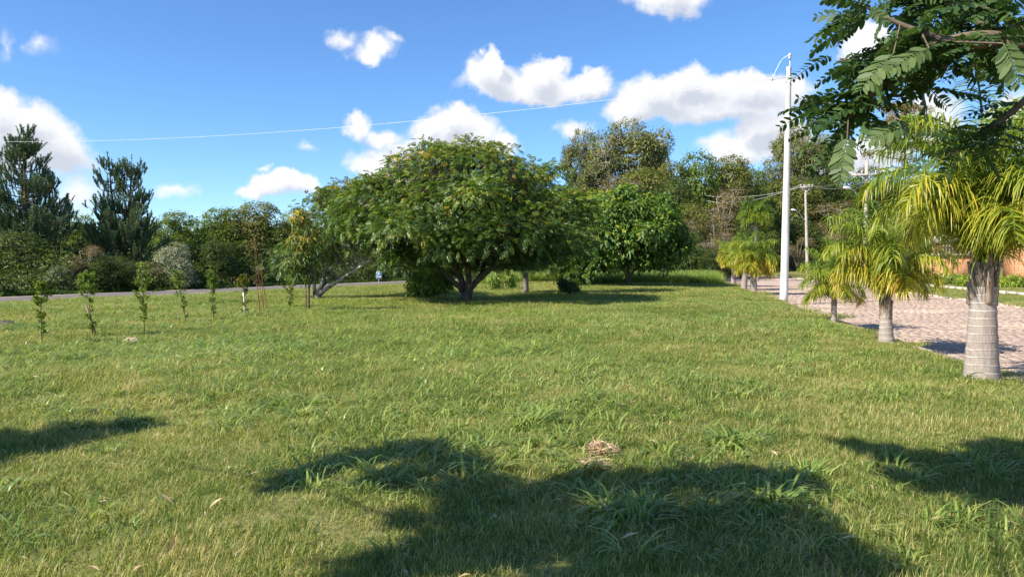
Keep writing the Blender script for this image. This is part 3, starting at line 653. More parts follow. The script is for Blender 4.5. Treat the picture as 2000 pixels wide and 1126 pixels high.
for a in [ # left, beyond the asphalt road
 (30, 455, 190, 62, 'shrub', 'dense dark bush at the far left edge below the tall pine', GL, 0, .3),
 (118, 520, 80, 59, 'whiteshrub', 'low pale-leaved shrub by the road left of the reddish brown bush', GL, 0, 1.),
 (158, 478, 100, 61, 'browntree', 'reddish brown bush by the road between the two pines', GL, 0, 2.),
 (225, 500, 110, 62, 'shrub', 'dark rounded bush by the road below the double-topped pine', GL, 0, 1.4),
 (150, 420, 110, 78, 'midgreen', 'green tree showing in the gap between the two pines', GL, 0, .1),
 (345, 474, 112, 68, 'whiteshrub', 'rounded silvery white-leaved shrub beyond the road', GL, 0, 2.4),
 (285, 510, 80, 66, 'browntree', 'small brownish bush left of the silvery shrub', GL, 0, 4.),
 (345, 414, 110, 84, 'midgreen', 'round-topped green tree behind the silvery shrub', GL, 0, 1.),
 (418, 470, 96, 74, 'dark', 'dark green tree right of the silvery shrub', GL, 0, 2.),
 (432, 408, 120, 90, 'midgreen', 'tall green tree left of the tallest roadside crown', GL, 1, .5),
 (505, 396, 130, 92, 'olive', 'tallest olive green crown beyond the road left of the central trees', GL, 0, 3.2),
 (575, 412, 110, 96, 'midgreen', 'mid green crown behind the thin young tree with yellow leaves', GL, 1, 2.),
 (480, 470, 100, 80, 'dark', 'dark leafy tree behind the dry reddish stems', GL, 1, 1.1),
 (545, 480, 100, 84, 'shrub', 'dense dark shrub beyond the road behind the pale-barked tree', GL, 0, 5.),
 (620, 455, 130, 96, 'dark', 'dark tree beyond the road seen through the pale-barked tree', GL, 0, 5.),
 (700, 470, 130, 100, 'shrub', 'dark shrub mass behind the small blue sign', GL, 0, 2.9),
 (785, 460, 130, 106, 'shrub', 'dark shrub mass beyond the road under the central tree crown', GL, 0, 4.2),
 (860, 450, 130, 112, 'dark', 'dark tree far behind the forked central trunk', GL, 1, 4.4),
 (945, 450, 140, 108, 'shrub', 'dark shrub seen between the limbs of the central tree', GL, 0, .8),
 # the wood behind the lawn
 (1010, 430, 130, 84, 'olive', 'olive tree hidden behind the feathery tree crown', GR, 1, .4),
 (1075, 455, 110, 78, 'dark', 'dark tree behind the feathery tree at the wood edge', GR, 0, 2.2),
 (1120, 372, 120, 92, 'midgreen', 'green tree below the left arm of the big eucalyptus', GR, 0, 1.2),
 (1222, 236, 150, 104, 'euc', 'tallest eucalyptus with round crown above the wood behind the lawn', GR, 0, 0),
 (1140, 255, 86, 108, 'euc', 'slender eucalyptus arm left of the tallest round crown', GR, 1, 2.6),
 (1283, 285, 60, 110, 'euc', 'small eucalyptus tuft right of the tallest round crown', GR, 1, .7),
 (1185, 345, 120, 88, 'browntree', 'brownish thin-leaved tree below the tallest eucalyptus', GR, 0, .6),
 (1162, 372, 74, 84, 'bright', 'bright yellow green tree top behind the round glossy tree', GR, 0, 1.),
 (1262, 330, 140, 90, 'olive', 'broad olive tree below the right side of the tallest eucalyptus', GR, 0, 1.9),
 (1365, 300, 120, 98, 'midgreen', 'dome-shaped green tree left of the white pole', GR, 0, 2.6),
 (1428, 306, 96, 100, 'olive', 'pointed olive green crown next to the dome-shaped tree', GR, 1, 1.5),
 (1312, 318, 96, 97, 'olive', 'olive crown filling the dip left of the dome-shaped tree', GR, 0, 2.9),
 (1468, 332, 80, 106, 'midgreen', 'green crown between the pointed olive crown and the white pole', GR, 1, 1.1),
 (1320, 352, 110, 86, 'dark', 'dark green tree in front of the dome-shaped tree', GR, 0, 3.),
 (1405, 362, 120, 84, 'browntree', 'greyish brown twiggy tree above the far palms', GR, 0, 1.7),
 (1345, 400, 110, 78, 'olive', 'olive tree right of the round glossy tree', GR, 1, 5.1),
 (1395, 425, 110, 74, 'browntree', 'brownish tree with a pale bare trunk near the far palms', GR, 0, 3.6),
 (1350, 455, 90, 70, 'dark', 'dark leafy tree at the wood edge right of the round glossy tree', GR, 1, .2),
 (1400, 485, 84, 68, 'shrub', 'dark shrub at the wood edge beside the far palms', GR, 0, .9),
 (1448, 430, 90, 82, 'dark', 'dark tree directly behind the far palms', GR, 0, 4.9),
 (1310, 480, 90, 72, 'shrub', 'low dark shrub behind the round glossy tree', GR, 0, 2.),
 (1200, 470, 110, 72, 'shrub', 'dark shrub filling the gap left of the round glossy tree', GR, 0, 3.),
 (1090, 505, 90, 70, 'shrub', 'low dark shrub behind the small forked tree', GR, 0, 4.),
 # right, end of the street and the slope behind it
 (1553, 240, 92, 140, 'euc', 'tall eucalyptus directly behind the white pole', GH, 1, 1.),
 (1612, 262, 70, 146, 'euc', 'dark eucalyptus crown right of the white pole', GH, 0, 2.),
 (1470, 365, 110, 112, 'olive', 'yellowish olive tree left of the white pole', GH, 0, .6),
 (1535, 350, 120, 120, 'olive', 'olive tree below the tall eucalyptus behind the white pole', GH, 1, 2.6),
 (1600, 345, 120, 124, 'dark', 'dark green tree above the thin leaning utility pole', GH, 0, .4),
 (1665, 345, 130, 126, 'midgreen', 'mid green tree left of the crossarm utility pole', GH, 1, 3.3),
 (1735, 350, 130, 124, 'dark', 'dark green tree right of the crossarm utility pole', GH, 1, 1.3),
 (1800, 345, 130, 122, 'olive', 'olive tree above the unfinished brick house', GH, 0, 4.3),
 (1640, 395, 130, 108, 'browntree', 'broad brown twiggy tree on the slope behind the street lamps', GH, 0, 5.),
 (1560, 430, 110, 104, 'dark', 'dark tree at the street end behind the thin leaning pole', GH, 0, 2.5),
 (1700, 430, 130, 102, 'dark', 'dark tree low behind the crossarm utility pole', GH, 1, .9),
 (1558, 462, 70, 98, 'browntree', 'rounded grey brown shrub at the end of the street', GH, 0, .8),
 (1500, 440, 90, 100, 'shrub', 'dark shrub at the street end left of the white pole', GH, 0, 1.8),
 (1640, 480, 100, 96, 'shrub', 'dense shrub at the street end behind the smallest palm', GH, 0, 4.4),
 (1740, 480, 120, 92, 'shrub', 'dense shrub behind the mid palm on the far street side', GH, 0, 5.2),
 (1870, 360, 150, 110, 'dark', 'dark tree behind the unfinished brick house', GH, 0, 1.),
 (1960, 330, 160, 100, 'midgreen', 'green tree behind the nearest palm crown', GH, 0, 2.),
 (2050, 330, 160, 96, 'olive', 'olive tree at the right edge behind the nearest palm', GH, 1, 2.2),
 (1805, 470, 110, 84, 'midgreen', 'green bush left of the unfinished brick house', GH, 0, 4.)]:
    forest_tree(*a)

# --- the brown flat-topped conifer on the right
def araucaria():
    r = np.random.default_rng(21); Y = 135.; top = at(1768, 200, Y); z = float(terr(top[0], Y)); H = top[2]-z
    t = thing('umbrella_conifer', 'tall brownish layered conifer behind the crossarm utility pole', 'tree', (top[0], Y, z))
    lob = []
    for q in range(26):
        zz = r.uniform(.5, .98); rad = 8.0*(1.02-zz)**.5+.8; an = r.uniform(0, 6.28); d = rad*r.uniform(.45, 1)
        lob.append((math.cos(an)*d, math.sin(an)*d*.8, zz*H, r.uniform(1.6, 2.8), r.uniform(1.5, 2.2), r.uniform(.6, 1.0)))
    f, P, Q = foliage(r, lob, 1300, 12, .4, .42, .10, -.7, .2, .5, .7, .18, None, .45, .45, .2)
    f.obj('crown', M['brown'], t)
    limbs = [([(0, 0, -.5), (.2, 0, H*.5), (.1, 0, H*.97)], .45, .08)]+[([(0, 0, l[2]-1.2), (l[0]*.5, l[1]*.5, l[2]-.7), (l[0], l[1], l[2])], .12, .04) for l in lob]
    wood(r, limbs, P, None, .03, 7, .4).obj('trunk', M['bark'], t, smooth=True)
araucaria()

# --- pines beyond the road: whorls of limbs with upright needle brushes
def pine(label, leaders, base_px, Y, wpx, ylow, seed, nsh):
    r = np.random.default_rng(seed); zl = at(base_px, ylow, Y)[2]; b = at(base_px, 560, Y); z = float(terr(b[0], Y)); b = np.array([b[0], Y, z])
    t = thing('pine_tree', label, 'pine', b, 'pines beyond the asphalt road')
    A = Acc(); Wd = Acc(); S0, S1, TN = [], [], []
    for (lx, ly, share) in leaders:
        tip = at(lx, ly, Y)-b; H = tip[2]; half = wpx/2/F_PX*Y
        trunk = smooth_path([(0, 0, -.5), (tip[0]*.25, 0, H*.35), (tip[0]*.8, 0, H*.7), tuple(tip-np.array([0, 0, .8]))], 6)
        tube(Wd, trunk, np.linspace(.26, .03, len(trunk)), 8)
        S0.append(tip-np.array([0, 0, 1.5])); S1.append(tip); TN.append(.6)
        nb = int(nsh*share)
        for q in range(nb):
            h = 1-.86*r.random()**.75; zc = h*H; rad = half*share**.3*(1.03-h)**.9*r.uniform(.6, 1.08)+.3; an = q*2.4+r.normal()*.3
            c0 = np.array([np.interp(zc-.3*rad, trunk[:, 2], trunk[:, 0]), 0, max(zc-.3*rad, .3)])
            d = np.array([math.cos(an), math.sin(an)*.9, 0]); c1 = c0+d*rad*.6+UP*rad*.12; c2 = c0+d*rad+UP*(rad*.42+.25)
            S = smooth_path([c0, c1, c2], 6); tube(Wd, S, np.linspace(.06, .015, len(S)), 4, cap=False)
            for k in range(int(4+rad*3.2)):
                f = 1-.75*r.random()**1.5; p = S[int(f*(len(S)-1))]+r.normal(size=3)*np.array([.24, .24, .08])*(.4+.16*rad)
                dirn = unit(d*r.uniform(.0, .55)+UP*r.uniform(.8, 1.3)+r.normal(size=3)*.16); L = r.uniform(.55, 1.2)*(1.1-.3*h)
                S0.append(p); S1.append(p+dirn*L); TN.append(np.clip(.30+.3*f+r.normal()*.14, 0, 1))
    S0 = np.array(S0); S1 = np.array(S1); TN = np.array(TN); cones(Wd, S0, S1, .02, .012)
    per = 70; i = np.repeat(np.arange(len(S0)), per); u = r.uniform(.05, 1, len(i))[:, None]; ax = unit(S1-S0)[i]
    p = S0[i]+(S1-S0)[i]*u; d = unit(ax*1.0+rv(len(i), r)*.75); l = r.uniform(.15, .26, len(i))[:, None]
    sd = unit(np.cross(d, rv(len(i), r)))*.024
    V = np.stack([p-sd, p+sd, p+d*l], 1); A.add(V.reshape(-1, 3), np.arange(len(i)*3).reshape(-1, 3), np.repeat(np.clip(TN[i]+r.normal(size=len(i))*.1, 0, 1), 3))
    A.obj('crown', M['pine'], t); Wd.obj('trunk', M['bark'], t)
pine('tall single-topped pine at the far left beyond the road', [(46, 262, 1.0)], 55, 68., 255, 500, 31, 165)
pine('double-topped pine beyond the road left of the silvery shrub', [(213, 308, .55), (257, 303, .75)], 240, 72., 205, 500, 32, 115)
pine('partly hidden pine cut by the left edge of the photo', [(-70, 330, .9)], -60, 74., 210, 500, 33, 90)

# --- woodland too far back to tell its trees apart
def far_wood():
    r = np.random.default_rng(41); a = Acc(); n = 26000
    u = r.uniform(-.95, .95, n); Y = np.where(u < 0, r.uniform(122, 150, n), r.uniform(150, 185, n)); X = u*Y
    hmax = np.where(u < 0, 7.5, 9.)+1.6*np.sin(X*.35)+1.2*np.sin(X*.83+1); z0 = terr(X, Y)
    P = np.stack([X, Y, z0+r.uniform(0, 1, n)**.8*hmax], -1)
    per = 4; i = np.repeat(np.arange(n), per); c = P[i]+r.normal(size=(len(i), 3))*.6
    leaves(a, c, rv(len(i), r), unit(rv(len(i), r)+np.array([-.3, -.7, .7])), r.uniform(.5, .9, len(i)), .4, np.clip(.4+np.repeat(r.normal(size=n)*.15, per), 0, 1))
    a.obj('distant_woodland', M['dark'], kind='stuff', label='dark woodland filling the background behind the single trees', cat='woodland')
far_wood()

def undergrowth(name, label, X, Y, hmax, per, mat, seed):
    r = np.random.default_rng(seed); n = len(X); a = Acc(); z0 = terr(X, Y); P = np.stack([X, Y, z0+r.random(n)**.9*hmax], -1)
    i = np.repeat(np.arange(n), per); c = P[i]+r.normal(size=(len(i), 3))*.22
    leaves(a, c, unit(rv(len(i), r)-UP*.2), unit(rv(len(i), r)*.8+np.array([-.2, -.5, .8])), r.uniform(.16, .34, len(i)), .13, np.clip(.4+np.repeat(r.normal(size=n)*.18, per)+r.normal(size=len(i))*.08, 0, 1))
    a.obj(name, M[mat], kind='stuff', label=label, cat='undergrowth')
def build_undergrowth():
    r = np.random.default_rng(43); n = 9000; tt = r.uniform(-32, 85, n); s = 8.6+np.abs(r.normal(size=n))*1.8
    x = RX+RD[0]*tt-RN[0]*s; y = RY+RD[1]*tt-RN[1]*s; h = 1.3+.7*np.sin(tt*.7)+.5*np.sin(tt*1.9+1)+(s-8.6)*.5
    undergrowth('roadside_undergrowth', 'dark tangled undergrowth along the far edge of the asphalt road', x, y, np.clip(h, .4, 4), 6, 'dark', 44)
    n = 6000; x = r.uniform(-4, 25, n); y = r.uniform(66, 72, n)+.12*(x-5); ok = x-kerb_x(y) < -1.5; x, y = x[ok], y[ok]
    undergrowth('wood_edge_undergrowth', 'dark undergrowth at the foot of the wood behind the tall grass', x, y, 2.2+.8*np.sin(x*.8), 6, 'dark', 45)
    n = 4500; y = r.uniform(100, 116, n); x = kerb_x(y)+r.uniform(-6, 50, n)
    undergrowth('street_end_undergrowth', 'dark undergrowth closing the end of the cobbled street', x, y, 2.6+.9*np.sin(x*.6), 6, 'dark', 46)
build_undergrowth()

# ------------------------------------------------------------------ palms along the kerb
def frond_mesh(r, L, e0, droop, pairs, ll, lw, tone, seg=3, yellow=0., pw=1.25):
    """an arching rachis in the local xz plane with hanging leaflets"""
    a = Acc(); n = 14; t = np.linspace(0, 1, n); e = e0-droop*t**pw
    ds = L/(n-1); P = np.zeros((n, 3)); bend = r.normal()*.12
    for i in range(1, n):
        P[i] = P[i-1]+np.array([math.cos(e[i-1]), bend*t[i], math.sin(e[i-1])])*ds
    tube(a, P, .022*(1-.85*t)*L/2+.003, 5, .35)
    tt = np.repeat(np.linspace(.12, 1, pairs), 2); sd = np.tile([-1, 1], pairs); m = len(tt)
    base = np.stack([np.interp(tt, t, P[:, k]) for k in range(3)], -1); T = unit(np.stack([np.interp(tt, t, np.gradient(P[:, k])) for k in range(3)], -1))
    S = unit(np.cross(T, np.array([0, 1., 0])*0+UP+1e-3)); N = unit(np.cross(S, T)); S = S*sd[:, None]
    plane = r.choice([-.5, -.1, .3, .7], m)
    d0 = unit(S*.85+N*plane[:, None]*.8+T*.55+r.normal(size=(m, 3))*.14)
    l = ll*(.45+.75*np.sin(np.pi*(tt*.80+.14)))*(1+r.normal(size=m)*.1)
    pts = [base]; d = d0
    for q in range(seg):
        pts.append(pts[-1]+d*(l/seg)[:, None]); d = unit(d-UP*(1.7/seg+.45*r.random(m)[:, None]))
    side = unit(np.cross(d0, UP+r.normal(size=(m, 3))*.5)); wd = [.55, 1, .8, .5][:seg]+[.04]
    ring = [np.stack([p-side*lw*w*.5, p+side*lw*w*.5], 1) for p, w in zip(pts, wd)]
    V = np.stack(ring, 1).reshape(m, -1, 3); kv = V.shape[1]
    F = np.array([[2*q, 2*q+1, 2*q+3, 2*q+2] for q in range(seg)]); tn = np.clip(tone+r.normal(size=m)*.1+yellow*tt, 0, 1)
    tv = np.repeat(tn, kv)+np.tile(np.repeat(np.linspace(-.05, .14, seg+1), 2), m)
    a.add(V.reshape(-1, 3), (np.arange(m)[:, None, None]*kv+F).reshape(-1, 4), np.clip(tv, 0, 1))
    return a
def palm(label, px, py, ytrunk, rb, rt, nf, L, seed, pairs=46, ll=.42, lw=.022, seg=3, boot=.35, base_tone=.42, emin=28, emax=86, d0=1.9, d1=.75, pw=1.5):
    r = np.random.default_rng(seed); b = ground(px, py); H = at(px, ytrunk, b[1])[2]-b[2]
    t = thing('queen_palm', label, 'palm', b-np.array([0, 0, .03]), 'young palms along the kerb')
    a = Acc(); zs = np.linspace(-.1, H, 22); f = np.clip(zs/H, 0, 1)
    rad = rt+(rb-rt)*np.exp(-f*3.2)+rt*.25*np.sin(np.pi*np.clip(f*1.15, 0, 1))*.4+.006*np.sin(zs*60)
    lean = r.normal(size=2)*.03
    tube(a, np.stack([lean[0]*zs, lean[1]*zs, zs], -1), rad, 20); a.obj('trunk', M['palm_bark'], t, smooth=True)
    bt = Acc(); 
    for q in range(18):                                            # old leaf bases wrapping the stem
        an = q*2.4+r.normal()*.25; f = q/18; o = rt*(.92-.35*f); z0 = H-boot*.35+boot*f*.75; out = np.array([math.cos(an), math.sin(an), 0]); c = np.array([lean[0]*H, lean[1]*H, z0])+out*o
        cut = r.uniform(.22, .4)
        tube(bt, [c-UP*.10-out*rt*.35, c-UP*.02, c+UP*cut*.5+out*rt*.10, c+UP*cut+out*rt*(.25+.3*f)], [rt*.30, rt*.40, rt*.27, rt*.13], 6)
    tube(bt, [(lean[0]*H, lean[1]*H, H-boot*.4), (lean[0]*H, lean[1]*H, H+boot*.2), (lean[0]*H, lean[1]*H, H+boot*.75)], [rt*.98, rt*.85, rt*.4], 12)
    bt.obj('leaf_base', M['boot'], t, smooth=True)
    topz = H+boot*.55
    for q in range(nf):
        an = q*2.39996+r.normal()*.18; u = (q+.5)/nf                # outer, older fronds first
        e0 = R(emin)+R(emax-emin)*u**.8+r.normal()*.08; dr = d0*(1-u)**.7+d1+r.normal()*.14; LL = L*(.60+.52*u**.8)*r.uniform(.92, 1.06)
        fr = frond_mesh(r, LL, e0, dr, pairs, ll*r.uniform(.85, 1.1), lw, base_tone+.20*(1-u)-.10*u+r.normal()*.05, seg, .12*(1-u), pw)
        o = fr.obj('frond', M['palm'], t); o.location = (lean[0]*H+math.cos(an)*rt*.4, lean[1]*H+math.sin(an)*rt*.4, topz+u*.18-(1-u)*.15); o.rotation_euler = (0, 0, an)
    return t
palm('largest nearest palm with thick ringed grey trunk at the right edge', 1917, 740, 555, .235, .155, 34, 2.5, 51, 92, .55, .023, 4, .62, .42, 70, 88, 2.1, 1.25, 2.0)
palm('second nearest palm with bulging grey trunk base and drooping yellow green fronds', 1731, 670, 600, .165, .10, 30, 2.0, 52, 84, .44, .021, 4, .5, .50, 68, 88, 2.3, 1.25, 1.9)
palm('smallest palm with thin brown trunk beside the white pole', 1628, 630, 585, .085, .065, 26, 1.35, 53, 72, .34, .018, 3, .3, .40, 38, 87, 2.0, .8, 1.6)
palm('far palm with short brown trunk nearest left of the white pole', 1472, 571, 532, .20, .15, 24, 1.9, 54, 60, .6, .034, 3, .5, .46, 45, 86, 2.4, .9)
palm('far palm with pale smooth trunk behind the one nearest the white pole', 1453, 563, 522, .20, .15, 22, 1.8, 55, 55, .6, .036, 3, .5, .40, 45, 86, 2.4, .9)
palm('farthest tall palm rising above the other far palms', 1478, 552, 440, .2, .14, 22, 2.5, 56, 52, .75, .042, 3, .6, .22, 45, 86, 2.4, .9)
palm('far palm with yellowed fronds at the left end of the row', 1432, 556, 520, .18, .13, 18, 1.7, 57, 50, .6, .04, 3, .5, .55, 40, 86, 2.4, .9)

# ------------------------------------------------------------------ saplings and bushes on the lawn
def sapling(label, px, py, ytop, wpx, seed, mat='sapling', lean=0., head=.42, stake=None, bare=False, name='sapling'):
    r = np.random.default_rng(seed); b = ground(px, py); Y = b[1]; s = Y/F_PX; H = (py-ytop)*s; w = wpx*s
    t = thing(name, label, 'sapling', b, 'saplings planted in a row on the lawn')
    a = Acc(); st = smooth_path([(0, 0, -.05), (lean*.3+r.normal()*.01, 0, H*.35), (lean*.7+r.normal()*.015, r.normal()*.02, H*.7), (lean, 0, H*.97)], 6)
    tube(a, st, np.linspace(.014, .004, len(st)), 6); f = Acc(); P = []; D = []
    def on(z): return np.array([np.interp(z, st[:, 2], st[:, 0]), np.interp(z, st[:, 2], st[:, 1]), z])
    n = 0
    for q in range(64):
        hz = r.uniform(1-head, 1.0) if q < 46 else r.uniform(.12, 1-head)
        p = on(hz*H); an = r.uniform(0, 6.28); l = w*.5*r.uniform(.3, 1)*(1 if q < 46 else .5)*math.sqrt(max(1.08-hz, .05)*3 if q < 46 else 1)
        d = np.array([math.cos(an), math.sin(an), r.uniform(.3, 1.1)]); e = p+unit(d)*min(l, w*.62); cones(a, p[None], e[None], .004, .002)
        for k in range(6): P.append(p+(e-p)*r.uniform(.35, 1.05)); D.append(d)
    P = np.array(P); D = np.array(D); k = 5; i = np.repeat(np.arange(len(P)), k)
    ax = unit(D[i]*.7+r.normal(size=(len(i), 3))*.5); sz = r.uniform(.6, 1.25, len(i))
    leaves(f, P[i]+ax*.03, ax, unit(UP+r.normal(size=(len(i), 3))*.5), .10*sz, .017*sz, np.clip(.5+r.normal(size=len(i))*.2, 0, 1))
    a.obj('stem', M['twig'], t); f.obj('crown', M[mat], t)
    if stake:
        k = Acc(); (x0, y0, x1, y1, rr, m) = stake; p0 = at(x0, y0, Y)-b; p1 = at(x1, y1, Y)-b; p0 = p0-unit(p1-p0)*.05
        tube(k, [p0, (p0+p1)/2, p1], [rr, rr*1.03, rr*.97], 6); k.obj('stake', M[m], t)
sapling('leftmost thin sapling with tufted green top', 82, 671, 553, 34, 61)
sapling('sapling with a leaning brown stake and yellowish top', 182, 658, 530, 46, 62, lean=-.12, stake=(189, 658, 167, 592, .022, 'stake'), head=.4)
sapling('bushiest tall sapling third from the left', 282, 652, 517, 50, 63, lean=-.06, head=.55)
sapling('leaning sapling with dark side shoots between the bushiest sapling and the white stake', 364, 633, 530, 34, 64, lean=-.24, head=.45, stake=(354, 634, 346, 608, .012, 'stake'))
sapling('slender dark sapling just left of the white stake', 418, 628, 531, 30, 65, lean=-.06, head=.4)
sapling('yellowish sapling tied to a whitened stake', 478, 620, 540, 36, 66, 'yellowleaf', head=.3, stake=(479, 620, 475, 562, .028, 'white_stake'))
sapling('small leafy sapling between the dry stems and the pale-barked tree', 567, 604, 540, 36, 67, head=.6)
def dry_stems():
    r = np.random.default_rng(68); b = ground(512, 612); Y = b[1]; t = thing('dry_weed', 'tall dry reddish stems standing right of the white stake', 'weed', b); a = Acc()
    for q, (x0, x1, x2, yt) in enumerate([(510, 503, 495, 462), (517, 508, 497, 470), (522, 515, 505, 520), (508, 502, 490, 540), (516, 512, 510, 500)]):
        pts = px_path(b, Y, [(x0, 614), (x1, 560, r.normal()*.08), (x2, yt, r.normal()*.15)]); S = smooth_path(pts, 7); tube(a, S, np.linspace(.011, .004, len(S)), 5)
        for k in range(9):
            p = S[r.integers(len(S)//2, len(S))]; d = unit(np.array([r.normal(), r.normal(), .9])); cones(a, p[None], (p+d*r.uniform(.12, .35))[None], .004, .0015)
    a.obj('stem', M['reddry'], t)
    f = Acc(); n = 240; k = r.integers(0, 5, n); p = np.stack([r.normal(size=n)*.18-.28, r.normal(size=n)*.18, r.uniform(1.7, 2.9, n)], -1)
    leaves(f, p, rv(n, r), rv(n, r), .07, .02, np.clip(.6+r.normal(size=n)*.2, 0, 1)); f.obj('seed_heads', M['brown'], t)
dry_stems()
def young_tree():
    r = np.random.default_rng(69); b = ground(603, 606); Y = b[1]
    t = thing('young_tree', 'thin upright young tree with yellow leaves near its top on a stake', 'tree', b)
    L = lambda pts: px_path(b, Y, pts); limbs = [(L([(603, 610), (603, 560), (606, 500), (600, 450), (596, 412)]), .045, .012), (L([(605, 510), (590, 490), (578, 465)]), .02, .008), (L([(605, 520), (620, 495), (628, 470)]), .02, .008), (L([(604, 540), (585, 520), (572, 500)]), .018, .007)]
    lob = px_lobes(b, Y, [(590, 430, 20, 18, 0, .4), (602, 465, 24, 22, 0, .5), (580, 470, 16, 22, -.1, .4), (600, 505, 30, 18, 0, .5), (575, 515, 20, 16, 0, .4), (595, 540, 26, 12, 0, .4), (622, 485, 16, 16, 0, .35)])
    f, P, Q = foliage(r, lob, 260, 11, .10, .10, .05, -.8, .5, .7, .4, .2, None, .6, .4, .55); f.obj('crown', M['yellowleaf'], t)
    wood(r, limbs, P, None, .006, 7, .6).obj('trunk', M['twig'], t, smooth=True)
    k = Acc(); p0 = at(598, 606, Y)-b; p1 = at(597, 545, Y)-b; tube(k, [p0, p1], .022, 6); k.obj('stake', M['stake'], t)
young_tree()
def bush(name, label, px, py, items, seed, mat, n, per, L, W, cl=.12):
    r = np.random.default_rng(seed); b = ground(px, py); Y = b[1]; t = thing(name, label, 'bush', b); lob = px_lobes(b, Y, items)
    f, P, Q = foliage(r, lob, n, per, cl, L, W, -.9, .35, .7, .4, .16, None, .45, .5, .2); f.obj('crown', M[mat], t)
    limbs = [([(0, 0, -.08), (l[0]*.3, l[1]*.3, l[2]*.5), (l[0], l[1], l[2])], .028, .01) for l in lob]
    wood(r, limbs, P, None, .006, 6, .4).obj('stem', M['bark'], t)
bush('leafy_bush', 'leafy olive bush left of the forked central trunk', 838, 583, [(838, 552, 34, 20, 0, .7), (815, 556, 20, 18, -.1, .5), (866, 553, 22, 18, 0, .5), (840, 537, 24, 12, .1, .5), (825, 570, 20, 8, -.2, .4)], 71, 'sapling', 300, 14, .14, .065, .14)
bush('leaning_bush', 'small dark bush bending over with a bare stem right of the central tree', 1113, 577, [(1108, 557, 15, 9, 0, .45), (1118, 562, 12, 7, 0, .4), (1100, 550, 8, 7, 0, .3)], 72, 'dark', 110, 12, .13, .055, .12)
def tall_shrub(label, px, py, yt, seed):
    bush('slim_shrub', label, px, py, [(px-6, (py+yt)/2-4, 10, 10, 0, .4), (px+4, (py+yt)/2+8, 9, 10, 0, .35), (px, yt+8, 9, 9, 0, .35)], seed, 'sapling', 70, 9, .15, .06, .14)
tall_shrub('slim light green shrub behind the right limb of the central tree', 968, 567, 535, 73)
tall_shrub('slim light green shrub left of the straight trunk', 996, 564, 530, 74)

# ------------------------------------------------------------------ white pole, utility poles, wires
def ring_band(parent, z, r0, mat, h=.06, off=(0, 0)):
    a = Acc(); tube(a, [(off[0], off[1], z-h/2), (off[0], off[1], z+h/2)], r0, 16); return a.obj('band', mat, parent, smooth=False)
def insulator(acc, p, s=1.):
    p = np.asarray(p, float); z = np.array([0, .03, .05, .06, .09, .10, .12, .15, .17])*s*1.6; rr = np.array([.02, .02, .06, .06, .025, .055, .055, .03, .02])*s*1.2
    tube(acc, np.stack([np.full(9, p[0]), np.full(9, p[1]), p[2]+z], -1), rr, 10)
def white_pole():
    b = ground(1531, 590); Y = b[1]; H = at(1536, 131, Y)[2]-b[2]
    t = thing('white_concrete_pole', 'tall white round concrete pole standing at the kerb', 'pole', b)
    a = Acc(); z = np.linspace(-.3, H, 14); dx = .09*z/H; tube(a, np.stack([dx, 0*z, z], -1), np.linspace(.172, .098, 14), 24); a.obj('shaft', M['white_pole'], t, smooth=True)
    zt = lambda py: at(1536, py, Y)[2]-b[2]
    for py in (139, 148.5, 153): ring_band(t, zt(py), .110, M['galv'], .035, (.088, 0))
    a = Acc(); L = at(1508, 157, Y)-b; C = np.array([.0, -.13, zt(153)]); Rr = at(1562, 155, Y)-b
    tube(a, smooth_path([L, (L+C)/2+UP*.04, C+np.array([.09, 0, 0]), (Rr+C)/2+UP*.03, Rr], 5), .018, 6); a.obj('cross_bracket', M['galv'], t)
    a = Acc(); p = at(1541, 148, Y)-b; q = at(1540, 120, Y)-b; p[1] -= .14; q[1] -= .14; tube(a, [p, q], .02, 8); post = a.obj('insulator_post', M['galv'], t)
    a = Acc(); insulator(a, q, 1.1); a.obj('insulator', M['porcelain'], post, smooth=True)
    a = Acc(); insulator(a, L+np.array([0, 0, -.03]), .7); a.obj('insulator', M['porcelain'], t, smooth=True)
    a = Acc(); q2 = q+UP*.25; S = smooth_path([q2, at(1527, 117, Y)-b, at(1518, 133, Y)-b, L+UP*.05], 7); tube(a, S, .012, 5); a.obj('jumper_wire', M['wire'], t)
    return b+L+UP*.05
WP = white_pole()
def wire(label, p0, p1, sag, r=.009, mat='wire', n=40, group='overhead wires'):
    t = np.linspace(0, 1, n)[:, None]; P = np.asarray(p0)*(1-t)+np.asarray(p1)*t-UP*(4*sag*t*(1-t)); a = Acc(); tube(a, P, r, 5)
    a.obj('overhead_wire', M[mat], label=label, cat='wire', group=group)
